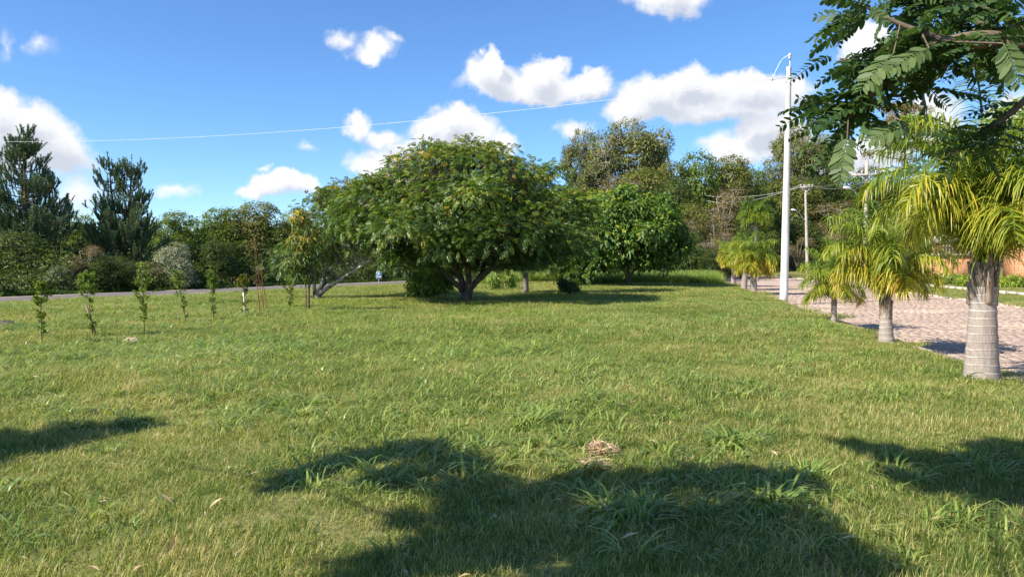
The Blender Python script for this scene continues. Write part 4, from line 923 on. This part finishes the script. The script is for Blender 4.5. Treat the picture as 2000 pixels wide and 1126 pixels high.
def utility_pole(label, px, ytop, Y, arms, lamp, rb=.17, rt=.11, lean=0., mat='old_concrete'):
    tp = at(px, ytop, Y); z = float(terr(tp[0], Y)); b = np.array([tp[0]-lean, Y, z]); H = tp[2]-z
    t = thing('utility_pole', label, 'utility pole', b, 'utility poles along the far side of the street')
    zz = np.linspace(-.4, H, 10); a = Acc(); tube(a, np.stack([lean*np.clip(zz, 0, None)/H, 0*zz, zz], -1), np.linspace(rb, rt, 10), 10); a.obj('shaft', M[mat], t, smooth=True)
    ends = []
    for (py, w0, w1) in arms:
        za = at(px, py, Y)[2]-z; x0, x1 = (w0-px)/F_PX*Y+lean, (w1-px)/F_PX*Y+lean; a = Acc(); box(a, ((x0+x1)/2, -.17, za), (x1-x0, .10, .12)); arm = a.obj('crossarm', M[mat], t)
        ins = Acc()
        for f in (.04, .3, .72, .96):
            p = np.array([x0+(x1-x0)*f, -.17, za+.06]); i1 = Acc(); insulator(i1, p, .9); i1.obj('insulator', M['porcelain'], arm, smooth=True); ends.append(b+p+UP*.2)
        a = Acc()
        for s in (-1, 1): tube(a, [(lean, -.16, za-.55), (lean+s*.45, -.17, za-.06)], .022, 5)
        a.obj('brace', M['galv'], t)
    if lamp:
        (x0, y0, x1, y1) = lamp; p0 = at(x0, y0, Y)-b; p1 = at(x1, y1, Y)-b; p0[1] = -.1; p1[1] = -.5; a = Acc()
        S = smooth_path([p0, p0*.5+p1*.5+UP*.14+np.array([-.05, 0, 0]), p1], 6); tube(a, S, .028, 6); ar = a.obj('lamp_arm', M['galv'], t)
        a = Acc(); d = unit(np.array([p1[0]-p0[0], -.3, .1])); tube(a, [p1-d*.05, p1+d*.12, p1+d*.40, p1+d*.55], [.04, .085, .10, .05], 10); a.obj('lamp_head', M['sign_white'], ar, smooth=True)
    return ends, t
e1, _ = utility_pole('nearer utility pole with wide crossarm and street lamp', 1693, 314, 50., [(342, 1662, 1727)], (1686, 398, 1655, 369), .17, .11)
e2, _ = utility_pole('thin leaning grey utility pole with small lamp behind the white pole', 1573, 362, 76., [(366, 1562, 1586)], (1572, 432, 1551, 411), .17, .11, -.35)
e3, _ = utility_pole('distant short pole right of the leaning utility pole', 1598, 441, 125., [], None, .15, .11)
wire('long pale cable running from the white pole far left across the sky', WP, (-60., 62., 12.4), 1.75, .008)
wire('upper cable between the leaning pole and the crossarm pole', e2[1], e1[1], .55, .012, 'wire_dark')
wire('lower cable between the leaning pole and the crossarm pole', e2[3], e1[3], .75, .012, 'wire_dark')
wire('cable leaving the crossarm pole to the upper right', e1[0], np.array([19.2, 18., 9.6]), .6, .010, 'wire_dark')
wire('cable leaving the leaning pole to the left over the far palms', e2[0], at(1380, 392, 92.), .8, .014, 'wire')
wire('second cable leaving the leaning pole to the left above the far palms', e2[2], at(1380, 382, 92.), .6, .014, 'wire')

# ------------------------------------------------------------------ road sign
def road_sign():
    b = ground(740, 557.5); Y = b[1]; s = Y/F_PX
    t = thing('kilometre_sign', 'small blue and white sign on a post beside the asphalt road', 'sign', b)
    a = Acc(); tube(a, [(0, 0, -.2), (0, 0, .75), (.02, 0, 1.45)], .035, 8); a.obj('post', M['galv'], t)
    w, h = .58, .74; c = np.array([.04, -.05, 1.08]); rot = Euler((0, R(4), R(-6)))
    pl = Acc(); box(pl, (0, 0, 0), (w, .012, h)); p = pl.obj('panel', M['sign_white'], t); p.location = c; p.rotation_euler = rot
    a = Acc(); box(a, (0, -.008, 0), (w-.05, .008, h-.05)); a.obj('blue_field', M['sign_blue'], p)
    def txt(s, z, size):
        cu = bpy.data.curves.new('lettering', 'FONT'); cu.body = s; cu.size = size; cu.align_x = 'CENTER'; cu.align_y = 'CENTER'; cu.extrude = .002; cu.offset = .0
        o = bpy.data.objects.new('lettering', cu); COL.objects.link(o); dg = bpy.context.evaluated_depsgraph_get(); me = bpy.data.meshes.new_from_object(o.evaluated_get(dg)); bpy.data.objects.remove(o)
        me.materials.clear(); ob = mobj('lettering', me, M['sign_white'], p); ob.location = (0, -.015, z); ob.rotation_euler = (R(90), 0, 0)
    txt('km', .15, .30); txt('268', -.16, .32)
road_sign()

# ------------------------------------------------------------------ unfinished brick house
def house():
    Y = 52.; p = at(1838, 555, Y); z = float(terr(p[0]+2, Y)); b = np.array([p[0], Y, z])
    t = thing('unfinished_house', 'unfinished orange brick house with raw concrete frame behind the nearest palm', 'house', b, rz=R(-8))
    sc = Y/F_PX; zz = lambda py: at(1870, py, Y)[2]-z
    zb, zs, zl, zt = -.4, zz(499), zz(473), zz(459)
    a = Acc(); box(a, (1.1, 1.5, (zb+zs)/2), (2.2, 3.0, zs-zb)); a.obj('wall', M['brick'], t)
    a = Acc(); box(a, (1.05, 1.5, zs+.06), (2.5, 3.3, .14)); a.obj('slab', M['old_concrete'], t)
    for x in (.16, .36, .56, .76, 1.62, 1.82, 2.05):
        a = Acc(); box(a, (x, .15, (zs+zl)/2+.07), (.08 if x < 1.5 else .11, .1, zl-zs-.14)); a.obj('column', M['old_concrete'], t)
    a = Acc(); box(a, (1.5, 1.6, (zs+zl)/2), (.16, .2, zl-zs-.2)); box(a, (1.2, 2.2, (zs+zl)/2+.05), (1.9, .15, zl-zs-.1)); a.obj('inner_wall', M['brick'], t)
    a = Acc(); box(a, (1.1, 1.4, (zl+zt)/2), (2.3, 2.8, zt-zl)); a.obj('roof_beam', M['old_concrete'], t)
    a = Acc(); box(a, (1.1, .05, zl-.28), (2.6, .05, .06)); a.obj('formwork_board', M['stake'], t)
    a = Acc(); box(a, (5.9, -1.5, .9), (4.0, 3.0, 2.6+.6)); a.obj('wing_wall', M['brick'], t)
    a = Acc(); box(a, (5.9, -1.5, 2.6), (4.3, 3.2, .16)); a.obj('wing_slab', M['old_concrete'], t)
    a = Acc(); box(a, (5.9, -1.4, 3.3), (3.9, 2.6, 1.2)); a.obj('upper_wall', M['brick'], t)
house()
def verge():
    # pale garden edging and low shrubs in front of the house
    a = Acc(); ys = np.linspace(30, 62, 30); k = kerb_x(ys)+STREET_W+3.2; z = terr(k, ys)
    for i in range(len(ys)-1): 
        p = np.array([(k[i]+k[i+1])/2, (ys[i]+ys[i+1])/2, (z[i]+z[i+1])/2+.05]); box(a, p, (.12, (ys[1]-ys[0])*1.0, .26), rz=-math.atan(.2))
    a.obj('garden_edging', M['kerb'], label='low pale edging strip along the far side of the street', cat='edging')
    for q, (px, py, w, lab) in enumerate([(1898, 560, 26, 'low yellow green shrub left of the thick palm trunk across the street'), (1850, 556, 30, 'low shrub below the brick wall left of the nearest palm'), (1790, 553, 34, 'low shrub across the street behind the second nearest palm'), (1975, 562, 34, 'low shrub at the right edge before the brick wing')]):
        bush('garden_shrub', lab, px, py, [(px, py-12, w, 13, 0, .9), (px-w*.5, py-8, w*.5, 9, 0, .6), (px+w*.5, py-8, w*.5, 9, 0, .6)], 80+q, 'bright' if q in (0, 3) else 'sapling', 110, 12, .17, .07, .17)
verge()

# ------------------------------------------------------------------ small things lying on the lawn
def straw_tuft(label, px, py, w, seed, n=170):
    r = np.random.default_rng(seed); b = ground(px, py); a = Acc(); an = r.uniform(0, 6.28, n); rad = w*np.sqrt(r.random(n))
    p = np.stack([np.cos(an)*rad, np.sin(an)*rad*.8, .02+.06*(1-rad/w)+r.random(n)*.05], -1)
    d = unit(np.stack([r.normal(size=n), r.normal(size=n), r.normal(size=n)*.35], -1)); l = r.uniform(.06, .22, n)
    leaves(a, p, d, unit(UP+r.normal(size=(n, 3))*.4), l, .007, np.clip(.5+r.normal(size=n)*.25, 0, 1)); a.obj('dry_straw_clump', M['straw'], loc=tuple(b), label=label, cat='straw')
straw_tuft('nest-like clump of dry straw on the lit grass just above the big shadow', 1172, 888, .14, 91, 320)
straw_tuft('thin scatter of pale straw just below the nest-like straw clump', 1160, 918, .11, 92, 90)
def lump(name, label, cat, px, py, sx, sy, h, mat, seed):
    r = np.random.default_rng(seed); b = ground(px, py); a = Acc(); k, m = 16, 6; V = []
    for j in range(m+1):
        f = j/m; rad = math.cos(f*math.pi/2)**.8
        for i in range(k):
            an = i/k*6.2832; q = 1+.12*math.sin(3*an+seed)+r.normal()*.05; V.append((math.cos(an)*sx*rad*q, math.sin(an)*sy*rad*q, h*math.sin(f*math.pi/2)*(1+r.normal()*.08)-.03))
    F = [[j*k+i, j*k+(i+1) % k, (j+1)*k+(i+1) % k, (j+1)*k+i] for j in range(m) for i in range(k)]; a.add(V, F); a.obj(name, M[mat], smooth=False, loc=tuple(b), label=label, cat=cat)
lump('soil_mound', 'small sandy anthill on the grass below the third sapling', 'anthill', 258, 670, .20, .16, .14, 'mound', 3)
lump('flat_stone', 'flat dark stone slab in the grass at the left edge', 'stone', 10, 638, .34, .24, .17, 'dark_stone', 5)

# ------------------------------------------------------------------ the tree over the photographer
def leaf_shape(r, pairs, length, ll, lw, mat, droop=.35):
    a = Acc(); P = pinnate(a, np.zeros((1, 3)), np.array([[1., 0, 0]]), np.array([[0, 0, 1.]]), length, pairs, ll, lw, .5, droop, .12)
    a2 = Acc()
    # leaflets with rounded outline: rebuild each four-point blade as an eight-sided oval
    V = np.concatenate(a.V).reshape(-1, 4, 3); T = np.concatenate(a.T).reshape(-1, 4)[:, 0]
    c0, c2 = V[:, 0], V[:, 2]; ax = c2-c0; sd = (V[:, 1]-V[:, 3])*.5; up = (V[:, 1]+V[:, 3])*.5-(c0+ax*.44)
    pts = []
    for u, w in [(0, 0), (.14, .62), (.42, 1), (.74, .86), (.95, .42), (1, 0)]:
        pts.append((u, w))
    ring = [(u, w) for u, w in pts]+[(u, -w) for u, w in pts[-2:0:-1]]
    W = np.stack([c0+ax*u+sd*w+up*abs(w) for u, w in ring], 1); m = len(ring)
    a2.add(W.reshape(-1, 3), np.arange(len(W)*m).reshape(-1, m), np.repeat(T+r.normal(size=len(T))*.12, m))
    S = np.vstack([[0, 0, 0], P[0]]); tube(a2, S, np.linspace(.0035, .0015, len(S)), 4, .8)
    me = a2.mesh('leaf'); me.materials.append(M[mat]); return me
def overhang():
    r = np.random.default_rng(95); base = np.array([4.6, .2, 0.]); base[2] = float(terr(base[0], base[1]))
    t = thing('overhanging_tree', 'tree overhanging the top right corner with rounded leaflets on bare branches', 'tree', base)
    DY = 2.7
    B = [[(2010, 78), (1930, 68), (1862, 75), (1790, 100), (1725, 140), (1690, 185), (1640, 232)], [(2015, 42), (1950, 62), (1885, 28), (1835, -5), (1790, -30)], [(2010, 84), (1930, 88), (1860, 82), (1790, 60), (1720, 30), (1680, 5)],
         [(1955, 78), (1860, 108), (1790, 140), (1730, 170), (1660, 205), (1570, 195)], [(2020, 180), (1960, 232), (1905, 275), (1850, 305)], [(1790, 100), (1740, 95), (1680, 120), (1640, 115)], [(1725, 150), (1690, 195), (1660, 225), (1645, 262)], [(2010, -20), (1900, -10), (1800, 10), (1740, 5)],
         [(1860, 82), (1840, 140), (1800, 170)], [(2010, 60), (1960, 30), (1900, 10)]]
    dep = [0, .2, -.1, .15, .5, .05, .1, .3, .2, 0.1]; wd = Acc(); tips = []
    for L, d in zip(B, dep):
        S = smooth_path([at(x, y, DY+d+.03*i) -base for i, (x, y) in enumerate(L)], 7); k = np.linspace(0, 1, len(S))
        o = Acc(); tube(o, S, .013*(1-k)**.8+.0035, 7); o.obj('branch', M['twig'], t, smooth=True); tips.append(S)
    kn = np.array([at(2010, 70, DY+.1)-base, at(2015, 185, DY+.5)-base])
    tr = [([(0, 0, -.3), (-.05, .1, 1.2), (-.25, .6, 2.3), (-.8, 1.2, 3.3), (-1.6, 1.8, 4.6)], .17, .06), ([(-.18, .45, 2.0), tuple((kn[0]+np.array([-.18, .45, 2.0]))/2+UP*.12), tuple(kn[0])], .06, .022), ([(-.1, .25, 1.6), tuple((kn[1]+np.array([-.1, .25, 1.6]))/2+UP*.05), tuple(kn[1])], .05, .018), ([(-.25, .6, 2.3), (.6, .4, 3.4), (1.2, .2, 4.5)], .09, .04), ([(-.8, 1.2, 3.3), (-2.2, .6, 4.1), (-3.6, .4, 4.7)], .07, .03)]
    shapes = [leaf_shape(r, p, l, .044, .022, 'canopy', d) for p, l, d in ((9, .23, .25), (11, .27, .4), (10, .25, .1), (12, .29, .55))]
    pale = [leaf_shape(r, 12, .18, .054, .021, 'canopy_sunlit', d) for d in (.1, .25)]
    cnt = 0
    for S in tips:
        n = int(6+np.linalg.norm(np.diff(S, axis=0), axis=1).sum()*40)
        for q in range(n):
            p = S[int(r.uniform(.10, .999)*len(S))]; th = r.uniform(0, 6.283)
            ax = np.array([math.cos(th)*.9-.45, math.sin(th)*.8, r.normal()*.35-.05]); ax = unit(ax)
            nr = unit(np.array([r.normal()*.75, r.normal()*.75, 1])); y = unit(np.cross(nr, ax)); zz = np.cross(ax, y)
            pr = Vector(base+p+ax*.28); 
            o = bpy.data.objects.new('leaf', shapes[r.integers(4)]); COL.objects.link(o); o.parent = t
            mt = Matrix(np.stack([ax, y, zz], 1).tolist()).to_4x4(); s = r.uniform(.6, .92); mt = Matrix.Translation(Vector(p+r.normal(size=3)*.015)) @ mt @ Matrix.Scale(s, 4); o.matrix_local = mt; cnt += 1
    for (px, py, qx, qy, s, dd) in [(1655, 268, 1638, 335, 1.0, -.35), (1960, 85, 1990, 145, 1.15, -.7), (1815, 95, 1748, 118, 1.0, -.4), (1745, 105, 1688, 152, 1.0, -.3), (1775, 245, 1700, 262, .9, -.25), (1700, 15, 1740, 45, .8, -.2)]:
        p = at(px, py, DY+dd)-base; e = at(qx, qy, DY+dd-.03)-base; ax = unit(e-p); nr = unit(np.array([-.5, -.75, .45])); y = unit(np.cross(nr, ax)); zz = np.cross(ax, y)
        o = bpy.data.objects.new('leaf', pale[r.integers(2)]); COL.objects.link(o); o.parent = t; o['label'] = 'pale green leaf close to the camera'
        L = np.linalg.norm(e-p)/.17*s; o.matrix_local = Matrix.Translation(Vector(p)) @ Matrix(np.stack([ax, y, zz], 1).tolist()).to_4x4() @ Matrix.Scale(L, 4)
        bd = np.array([tp[np.argmin(np.linalg.norm(tp-p, axis=1))] for tp in tips]); j = bd[np.argmin(np.linalg.norm(bd-p, axis=1))]; cones(wd, j[None], p[None], .004, .0025)
    lob = [(.4, .2, 4.9, 1.6, 1.4, .8), (1.3, -.3, 4.4, 1.3, 1.2, .7), (-.9, .4, 5.2, 1.2, 1.0, .6), (2.0, .6, 3.6, 1.0, .9, .6)]
    f, P, Q = foliage(r, lob, 150, 8, .26, .10, .055, -.8, .2, .5, .6, .15, (8, .28)); f.obj('crown', M['canopy'], t)
    w2 = wood(r, tr, P, None, .008, 9, .8)
    for V, T in zip(wd.V, wd.T): pass
    w2.obj('trunk', M['bark'], t, smooth=True); wd.obj('petiole', M['twig'], t)
overhang()

# --- the tree left behind the photographer: outside the picture, seen only by its shadow on the lawn
SHADE = [ # shadow centre in photo px, radius in m, height of the foliage that throws it
 (-60, 880, .75, 4.2), (60, 868, .55, 4.0), (170, 852, .42, 4.2), (265, 838, .28, 4.4), (-160, 905, .8, 4.0),
 (560, 945, .26, 4.3), (640, 915, .34, 4.2), (730, 893, .40, 4.4), (820, 882, .42, 4.1), (890, 905, .42, 4.3), (930, 950, .40, 4.0), (780, 935, .30, 4.4),
 (900, 1010, .42, 4.1), (1000, 1000, .42, 4.3), (1100, 970, .45, 4.2), (1190, 950, .42, 4.0), (1290, 955, .46, 4.4), (1390, 940, .48, 4.2), (1480, 935, .42, 4.0), (1550, 945, .32, 4.3),
 (1050, 1050, .42, 4.1), (1160, 1035, .45, 4.3), (1280, 1030, .48, 4.2), (1400, 1020, .46, 4.0), (1500, 1010, .40, 4.2), (960, 1085, .36, 4.0), (860, 1085, .34, 4.2), (780, 1115, .36, 4.1), (1240, 1100, .38, 4.1), (1380, 1090, .45, 4.2), (1490, 1085, .42, 4.0), (1580, 1060, .34, 4.1), (1650, 1115, .36, 4.2), (1130, 1140, .3, 4.0), (1560, 1130, .4, 4.0),
 (1670, 868, .20, 4.4), (1730, 880, .26, 4.2), (1810, 900, .36, 4.3), (1890, 915, .44, 4.1), (1970, 920, .50, 4.2), (1830, 950, .26, 4.0), (1920, 965, .34, 4.3), (2040, 900, .6, 4.2), (2010, 965, .4, 4.0), (1960, 880, .3, 4.4), (1760, 930, .16, 4.1)]
def shade_tree():
    r = np.random.default_rng(97); base = np.array([-2.6, -2.6, 0.]); base[2] = float(terr(base[0], base[1]))
    t = thing('shade_tree', 'tree outside the picture whose foliage shades the near lawn', 'tree', base)
    cot = 1/math.tan(SUN_EL); C, A = [], Acc()
    for (px, py, rad, h) in SHADE:
        g = ground(px, py) if py < 1300 else None; c = np.array([g[0]-SHX*cot*h, g[1]-SHY*cot*h, h])-base; C.append(c)
        n = int(60*(rad/.4)**2)+8; off = r.normal(size=(n, 3)); off = unit(off)*(r.random(n)**.5)[:, None]*rad*np.array([.92, .92, .45])
        th = r.uniform(0, 6.283, n); ax = np.stack([np.cos(th), np.sin(th), r.normal(size=n)*.3-.2], -1)
        pinnate(A, c+off-unit(ax)*.1, ax, unit(UP+r.normal(size=(n, 3))*.4), .22*r.uniform(.8, 1.2, n), 7, .075, .042, np.clip(.5+r.normal(size=n)*.15, 0, 1), .25)
    C = np.array(C); A.obj('crown', M['canopy'], t)
    hub = np.array([[.3, 2.2, 3.6], [.6, 3.6, 4.1]]); limbs = [([(0, 0, -.3), (.05, .05, 1.4), (.2, .9, 2.7), (.3, 2.2, 3.6), (.5, 3.2, 4.0)], .12, .018)]
    left = C[np.argsort(C[:, 0])]
    for q in range(2, len(left), 4): limbs.append(([tuple(hub[0]), tuple((hub[1]+left[q])/2+UP*.05), tuple(left[q])], .022, .008))
    wood(r, limbs, C, None, .005, 8, 1.).obj('trunk', M['bark'], t, smooth=True)
shade_tree()

# ------------------------------------------------------------------ grass
def blade_mesh(r, n, hmin, hmax, wmin, wmax, radius, lean, square=False, segs=2, rosette=False, mat=None, name='grass_patch'):
    a = Acc()
    if square: p = r.uniform(-radius, radius, (n, 2))
    else: an = r.uniform(0, 6.283, n); rr = radius*np.sqrt(r.random(n)); p = np.stack([np.cos(an)*rr, np.sin(an)*rr], -1)
    h = r.uniform(hmin, hmax, n); w = r.uniform(wmin, wmax, n); th = r.uniform(0, 6.283, n)
    if rosette: th = np.arctan2(p[:, 1], p[:, 0])+r.normal(size=n)*.5
    d = np.stack([np.cos(th), np.sin(th), 0*th], -1); ln = lean*(.72+.5*np.abs(r.normal(size=n))) if rosette else np.abs(r.normal(size=n))*lean+lean*.35; s = np.stack([-np.sin(th), np.cos(th), 0*th], -1)
    b = np.c_[p, np.full(n, -.015)]; rings = []
    for q in range(segs+1):
        u = q/segs; x = np.sin(np.clip(ln*u*1.15, 0, 2.4))*u; z = np.cos(np.clip(ln*u*1.0, 0, 2.0))*u
        c = b+d*(h*x)[:, None]+UP*(h*z)[:, None]; ww = w*(1-.93*u**1.8)*(.75+.5*math.sin(math.pi*min(u*1.2, 1)))
        rings += [c-s*ww[:, None]*.5, c+s*ww[:, None]*.5]
    V = np.stack(rings, 1); kv = V.shape[1]; F = np.array([[2*q, 2*q+1, 2*q+3, 2*q+2] for q in range(segs)])
    a.add(V.reshape(-1, 3), (np.arange(n)[:, None, None]*kv+F).reshape(-1, 4), np.repeat(r.random(n), kv)); me = a.mesh(name); me.materials.append(mat); return me
def scatter(name, label, meshes, P, scale, cat='grass', squash=None):
    """one object: blades instanced on points by geometry nodes"""
    c = bpy.data.collections.new(name+'_source')
    for m in meshes: c.objects.link(bpy.data.objects.new('grass_source', m))
    n = len(P); me = bpy.data.meshes.new(name); me.vertices.add(n); me.vertices.foreach_set('co', np.asarray(P, np.float32).ravel())
    r = np.random.default_rng(n)
    at1 = me.attributes.new('rot', 'FLOAT', 'POINT'); at1.data.foreach_set('value', r.uniform(0, 6.283, n).astype(np.float32))
    at2 = me.attributes.new('size', 'FLOAT_VECTOR', 'POINT'); sc = np.broadcast_to(np.asarray(scale, np.float32), (n,)); sq = np.broadcast_to(np.asarray(1. if squash is None else squash, np.float32), (n,))
    at2.data.foreach_set('vector', np.stack([sc, sc, sc*sq], -1).astype(np.float32).ravel())
    at3 = me.attributes.new('pick', 'INT', 'POINT'); at3.data.foreach_set('value', r.integers(0, len(meshes), n).astype(np.int32)); me.update()
    o = mobj(name, me, meshes[0].materials[0], label=label, cat=cat, kind='stuff')
    g = bpy.data.node_groups.new(name, 'GeometryNodeTree'); g.interface.new_socket('Geometry', in_out='INPUT', socket_type='NodeSocketGeometry'); g.interface.new_socket('Geometry', in_out='OUTPUT', socket_type='NodeSocketGeometry')
    N, L = g.nodes, g.links; gi = N.new('NodeGroupInput'); go = N.new('NodeGroupOutput'); ip = N.new('GeometryNodeInstanceOnPoints'); ci = N.new('GeometryNodeCollectionInfo')
    ci.inputs['Collection'].default_value = c; ci.inputs['Separate Children'].default_value = True; ci.inputs['Reset Children'].default_value = True
    def attr(nm, typ):
        q = N.new('GeometryNodeInputNamedAttribute'); q.data_type = typ; q.inputs[0].default_value = nm; return q.outputs[0]
    cb = N.new('ShaderNodeCombineXYZ'); L.new(attr('rot', 'FLOAT'), cb.inputs[2]); e2 = N.new('FunctionNodeEulerToRotation'); L.new(cb.outputs[0], e2.inputs[0])
    L.new(gi.outputs[0], ip.inputs['Points']); L.new(ci.outputs[0], ip.inputs['Instance']); ip.inputs['Pick Instance'].default_value = True
    L.new(attr('pick', 'INT'), ip.inputs['Instance Index']); L.new(e2.outputs[0], ip.inputs['Rotation']); L.new(attr('size', 'FLOAT_VECTOR'), ip.inputs['Scale']); L.new(ip.outputs[0], go.inputs[0])
    md = o.modifiers.new('scatter', 'NODES'); md.node_group = g; return o
def vnoise(x, y, f, seed=0):
    """smooth value noise"""
    r = np.random.default_rng(seed); G = r.random((64, 64)); u = np.asarray(x)*f; v = np.asarray(y)*f; i = np.floor(u).astype(int); j = np.floor(v).astype(int); a = sm(u-i); b = sm(v-j)
    g = lambda p, q: G[p % 64, q % 64]
    return (g(i, j)*(1-a)+g(i+1, j)*a)*(1-b)+(g(i, j+1)*(1-a)+g(i+1, j+1)*a)*b
def field_points(r, y0, y1, per_m2, margin=.8, lawn=True):
    st = 1/math.sqrt(per_m2); gy = np.arange(y0, y1, st); gx = np.arange(-.70*y1-margin, .70*y1+margin, st); x, y = np.meshgrid(gx, gy)   # jittered grid
    x = (x+r.uniform(-.5, .5, x.shape)*st).ravel(); y = (y+r.uniform(-.5, .5, y.shape)*st).ravel(); ok = np.abs(x) < .70*np.maximum(y, 0)+margin; x, y = x[ok], y[ok]
    ok = (x-kerb_x(y) < -.30) & (road_s(x, y) > 1.3); return x[ok], y[ok]
def build_grass():
    r = np.random.default_rng(77)
    near = [blade_mesh(r, 3000, .03, .095, .003, .0062, .5, .85, True, 2, mat=M['grass']) for _ in range(4)]
    P, S, Q = [], [], []
    for y0, y1, dens, s, q in ((2.6, 9, 3.0, 1.0, 1.0), (9, 18, 2.0, 1.25, .95), (18, 34, 1.0, 1.9, .75), (34, 62, .45, 3.0, .55), (62, 100, .12, 5.0, .4)):
        x, y = field_points(r, y0, y1, dens, 1.0); 
        kk = -(x-kerb_x(y)); ok = kk > .5*s; x, y = x[ok], y[ok]
        P.append(np.stack([x, y, terr(x, y)], -1)); S.append(np.full(len(x), s)*r.uniform(.85, 1.2, len(x))); Q.append(q*r.uniform(.8, 1.25, len(x))*(.5+.65*vnoise(x, y, .5, 5)+.45*vnoise(x, y, 1.7, 6)))
    # narrow band right beside the kerb
    y = r.uniform(8, 60, 900); x = kerb_x(y)-r.uniform(.3, .9, 900); P.append(np.stack([x, y, terr(x, y)], -1)); S.append(np.full(900, .30)*r.uniform(.7, 1.2, 900)); Q.append(np.full(900, 1.9))
    scatter('lawn_grass', 'short green and straw coloured lawn grass', near, np.concatenate(P), np.concatenate(S), squash=np.concatenate(Q))
    # broad-bladed grass tufts in drifts
    tuft = [blade_mesh(r, n_, .14, .36, .010, .021, .12, 1.5, False, 4, True, M['lush'], 'grass_tuft') for n_ in (22, 26, 30, 18, 24)]
    P, S = [], []
    for y0, y1, dens, s in ((4, 12, 16, .85), (12, 22, 16, .95), (22, 40, 9, 1.0)):
        x, y = field_points(r, y0, y1, dens); f = .6*vnoise(x, y, .42, 9)+.4*vnoise(x, y, 1.3, 10)
        drift = np.exp(-((y-10)/3.6)**2)*np.exp(-((x+1.6)/4.2)**2)*.26+np.exp(-((y-22)/8.)**2)*np.exp(-((x+2)/8.)**2)*.22-.16*np.exp(-((y-4.5)/1.8)**2)
        ok = (f+drift-.05*(x > 3) > .46+.10*r.normal(size=len(x))) & (x-kerb_x(y) < -.9); x, y = x[ok], y[ok]
        P.append(np.stack([x, y, terr(x, y)], -1)); S.append(s*r.uniform(.55, 1.25, len(x)))
    ex = [(870, 815, 1.1), (850, 812, .9), (1035, 825, 1.15), (1050, 820, .9), (1430, 868, 1.3), (1415, 862, 1.1), (1450, 870, 1.), (1180, 780, 1.), (1240, 785, 1.), (1150, 778, .9), (690, 643, .9), (670, 640, .9), (1230, 1020, 1.2), (1250, 1010, 1.), (1190, 1000, 1.), (1510, 985, 1.1), (1750, 775, 1.), (1720, 760, .9), (1480, 820, .8), (1520, 825, .7), (560, 800, 1.2), (590, 810, 1.1), (480, 820, 1.), (450, 815, 1.), (620, 790, 1.2), (250, 825, .9), (150, 830, .9), (540, 780, 1.), (1580, 930, 1.), (1900, 905, 1.), (1950, 930, 1.)]
    for (px, py, s) in ex:
        for q in range(4): g = ground(px+r.normal()*14, py+r.normal()*5); P.append(g[None]); S.append([s*r.uniform(.7, 1.05)])
    scatter('broadleaf_grass', 'coarse bright green broad-bladed grass tufts across the lawn', tuft, np.concatenate(P), np.concatenate(S))
    # rank weeds along the ditch and tall grass at the wood edge
    tall = [blade_mesh(r, 70, .35, .85, .012, .024, .22, .5, False, 3, True, M['lush'], 'tall_grass') for _ in range(4)]
    y = r.uniform(50, 66, 5200); x = r.uniform(-2, 19, 5200); ok = (vnoise(x, y, .3, 3) > .35) & (x-kerb_x(y) < -1.0) & (y > 53+.0*x) & (road_s(x, y) > 3); x, y = x[ok], y[ok]
    scatter('tall_grass', 'tall light green grass at the edge of the wood', tall, np.stack([x, y, terr(x, y)], -1), r.uniform(.7, 1.4, len(x)))
    weed = [blade_mesh(r, 60, .10, .34, .018, .04, .22, .9, False, 3, True, M['weed'], 'ditch_weed') for _ in range(3)]
    tt = r.uniform(-40, 55, 3400); s = np.abs(r.normal(size=3400))*1.5+1.6; x = RX+RD[0]*tt+RN[0]*s; y = RY+RD[1]*tt+RN[1]*s; ok = vnoise(x, y, .35, 21)+.2*vnoise(x, y, 1.1, 22) > .42; x, y = x[ok], y[ok]
    scatter('ditch_weeds', 'dark leafy weeds in the ditch beside the asphalt road', weed, np.stack([x, y, terr(x, y)], -1), r.uniform(.5, 1.2, len(x)), cat='weeds')
    s = r.uniform(7.8, 11., 2600); tt = r.uniform(-40, 90, 2600); x = RX+RD[0]*tt-RN[0]*s; y = RY+RD[1]*tt-RN[1]*s
    scatter('far_verge_weeds', 'dark undergrowth along the far side of the asphalt road', weed, np.stack([x, y, terr(x, y)], -1), r.uniform(1., 2.4, len(x)), cat='weeds')
    y = r.uniform(24, 70, 1500); x = kerb_x(y)+STREET_W+.2+np.abs(r.normal(size=1500))*5
    scatter('far_kerb_grass', 'green verge grass across the cobbled street', near, np.stack([x, y, terr(x, y)], -1), r.uniform(.5, 1.2, 1500), squash=1.6)
build_grass()
def litter():
    r = np.random.default_rng(88); n = 1500; y = np.sqrt(r.uniform(3.4**2, 17**2, n)); x = r.uniform(-1, 1, n)*(.70*y+.3); ok = (vnoise(x, y, .8, 31)+.25*vnoise(x, y, 2.3, 32) > .55) & (x-kerb_x(y) < -.4); x, y = x[ok], y[ok]; n = len(x)
    a = Acc(); d = np.stack([r.normal(size=n), r.normal(size=n), r.normal(size=n)*.2], -1); s = r.uniform(.03, .13, n)
    leaves(a, np.stack([x, y, terr(x, y)+r.uniform(.045, .075, n)], -1), d, unit(UP+r.normal(size=(n, 3))*.35), s, np.where(r.random(n) < .3, .022, .006), np.clip(.5+r.normal(size=n)*.25, 0, 1))
    a.obj('dry_litter', M['straw'], kind='stuff', label='dry straw and fallen leaf bits scattered over the near lawn', cat='litter')
litter()
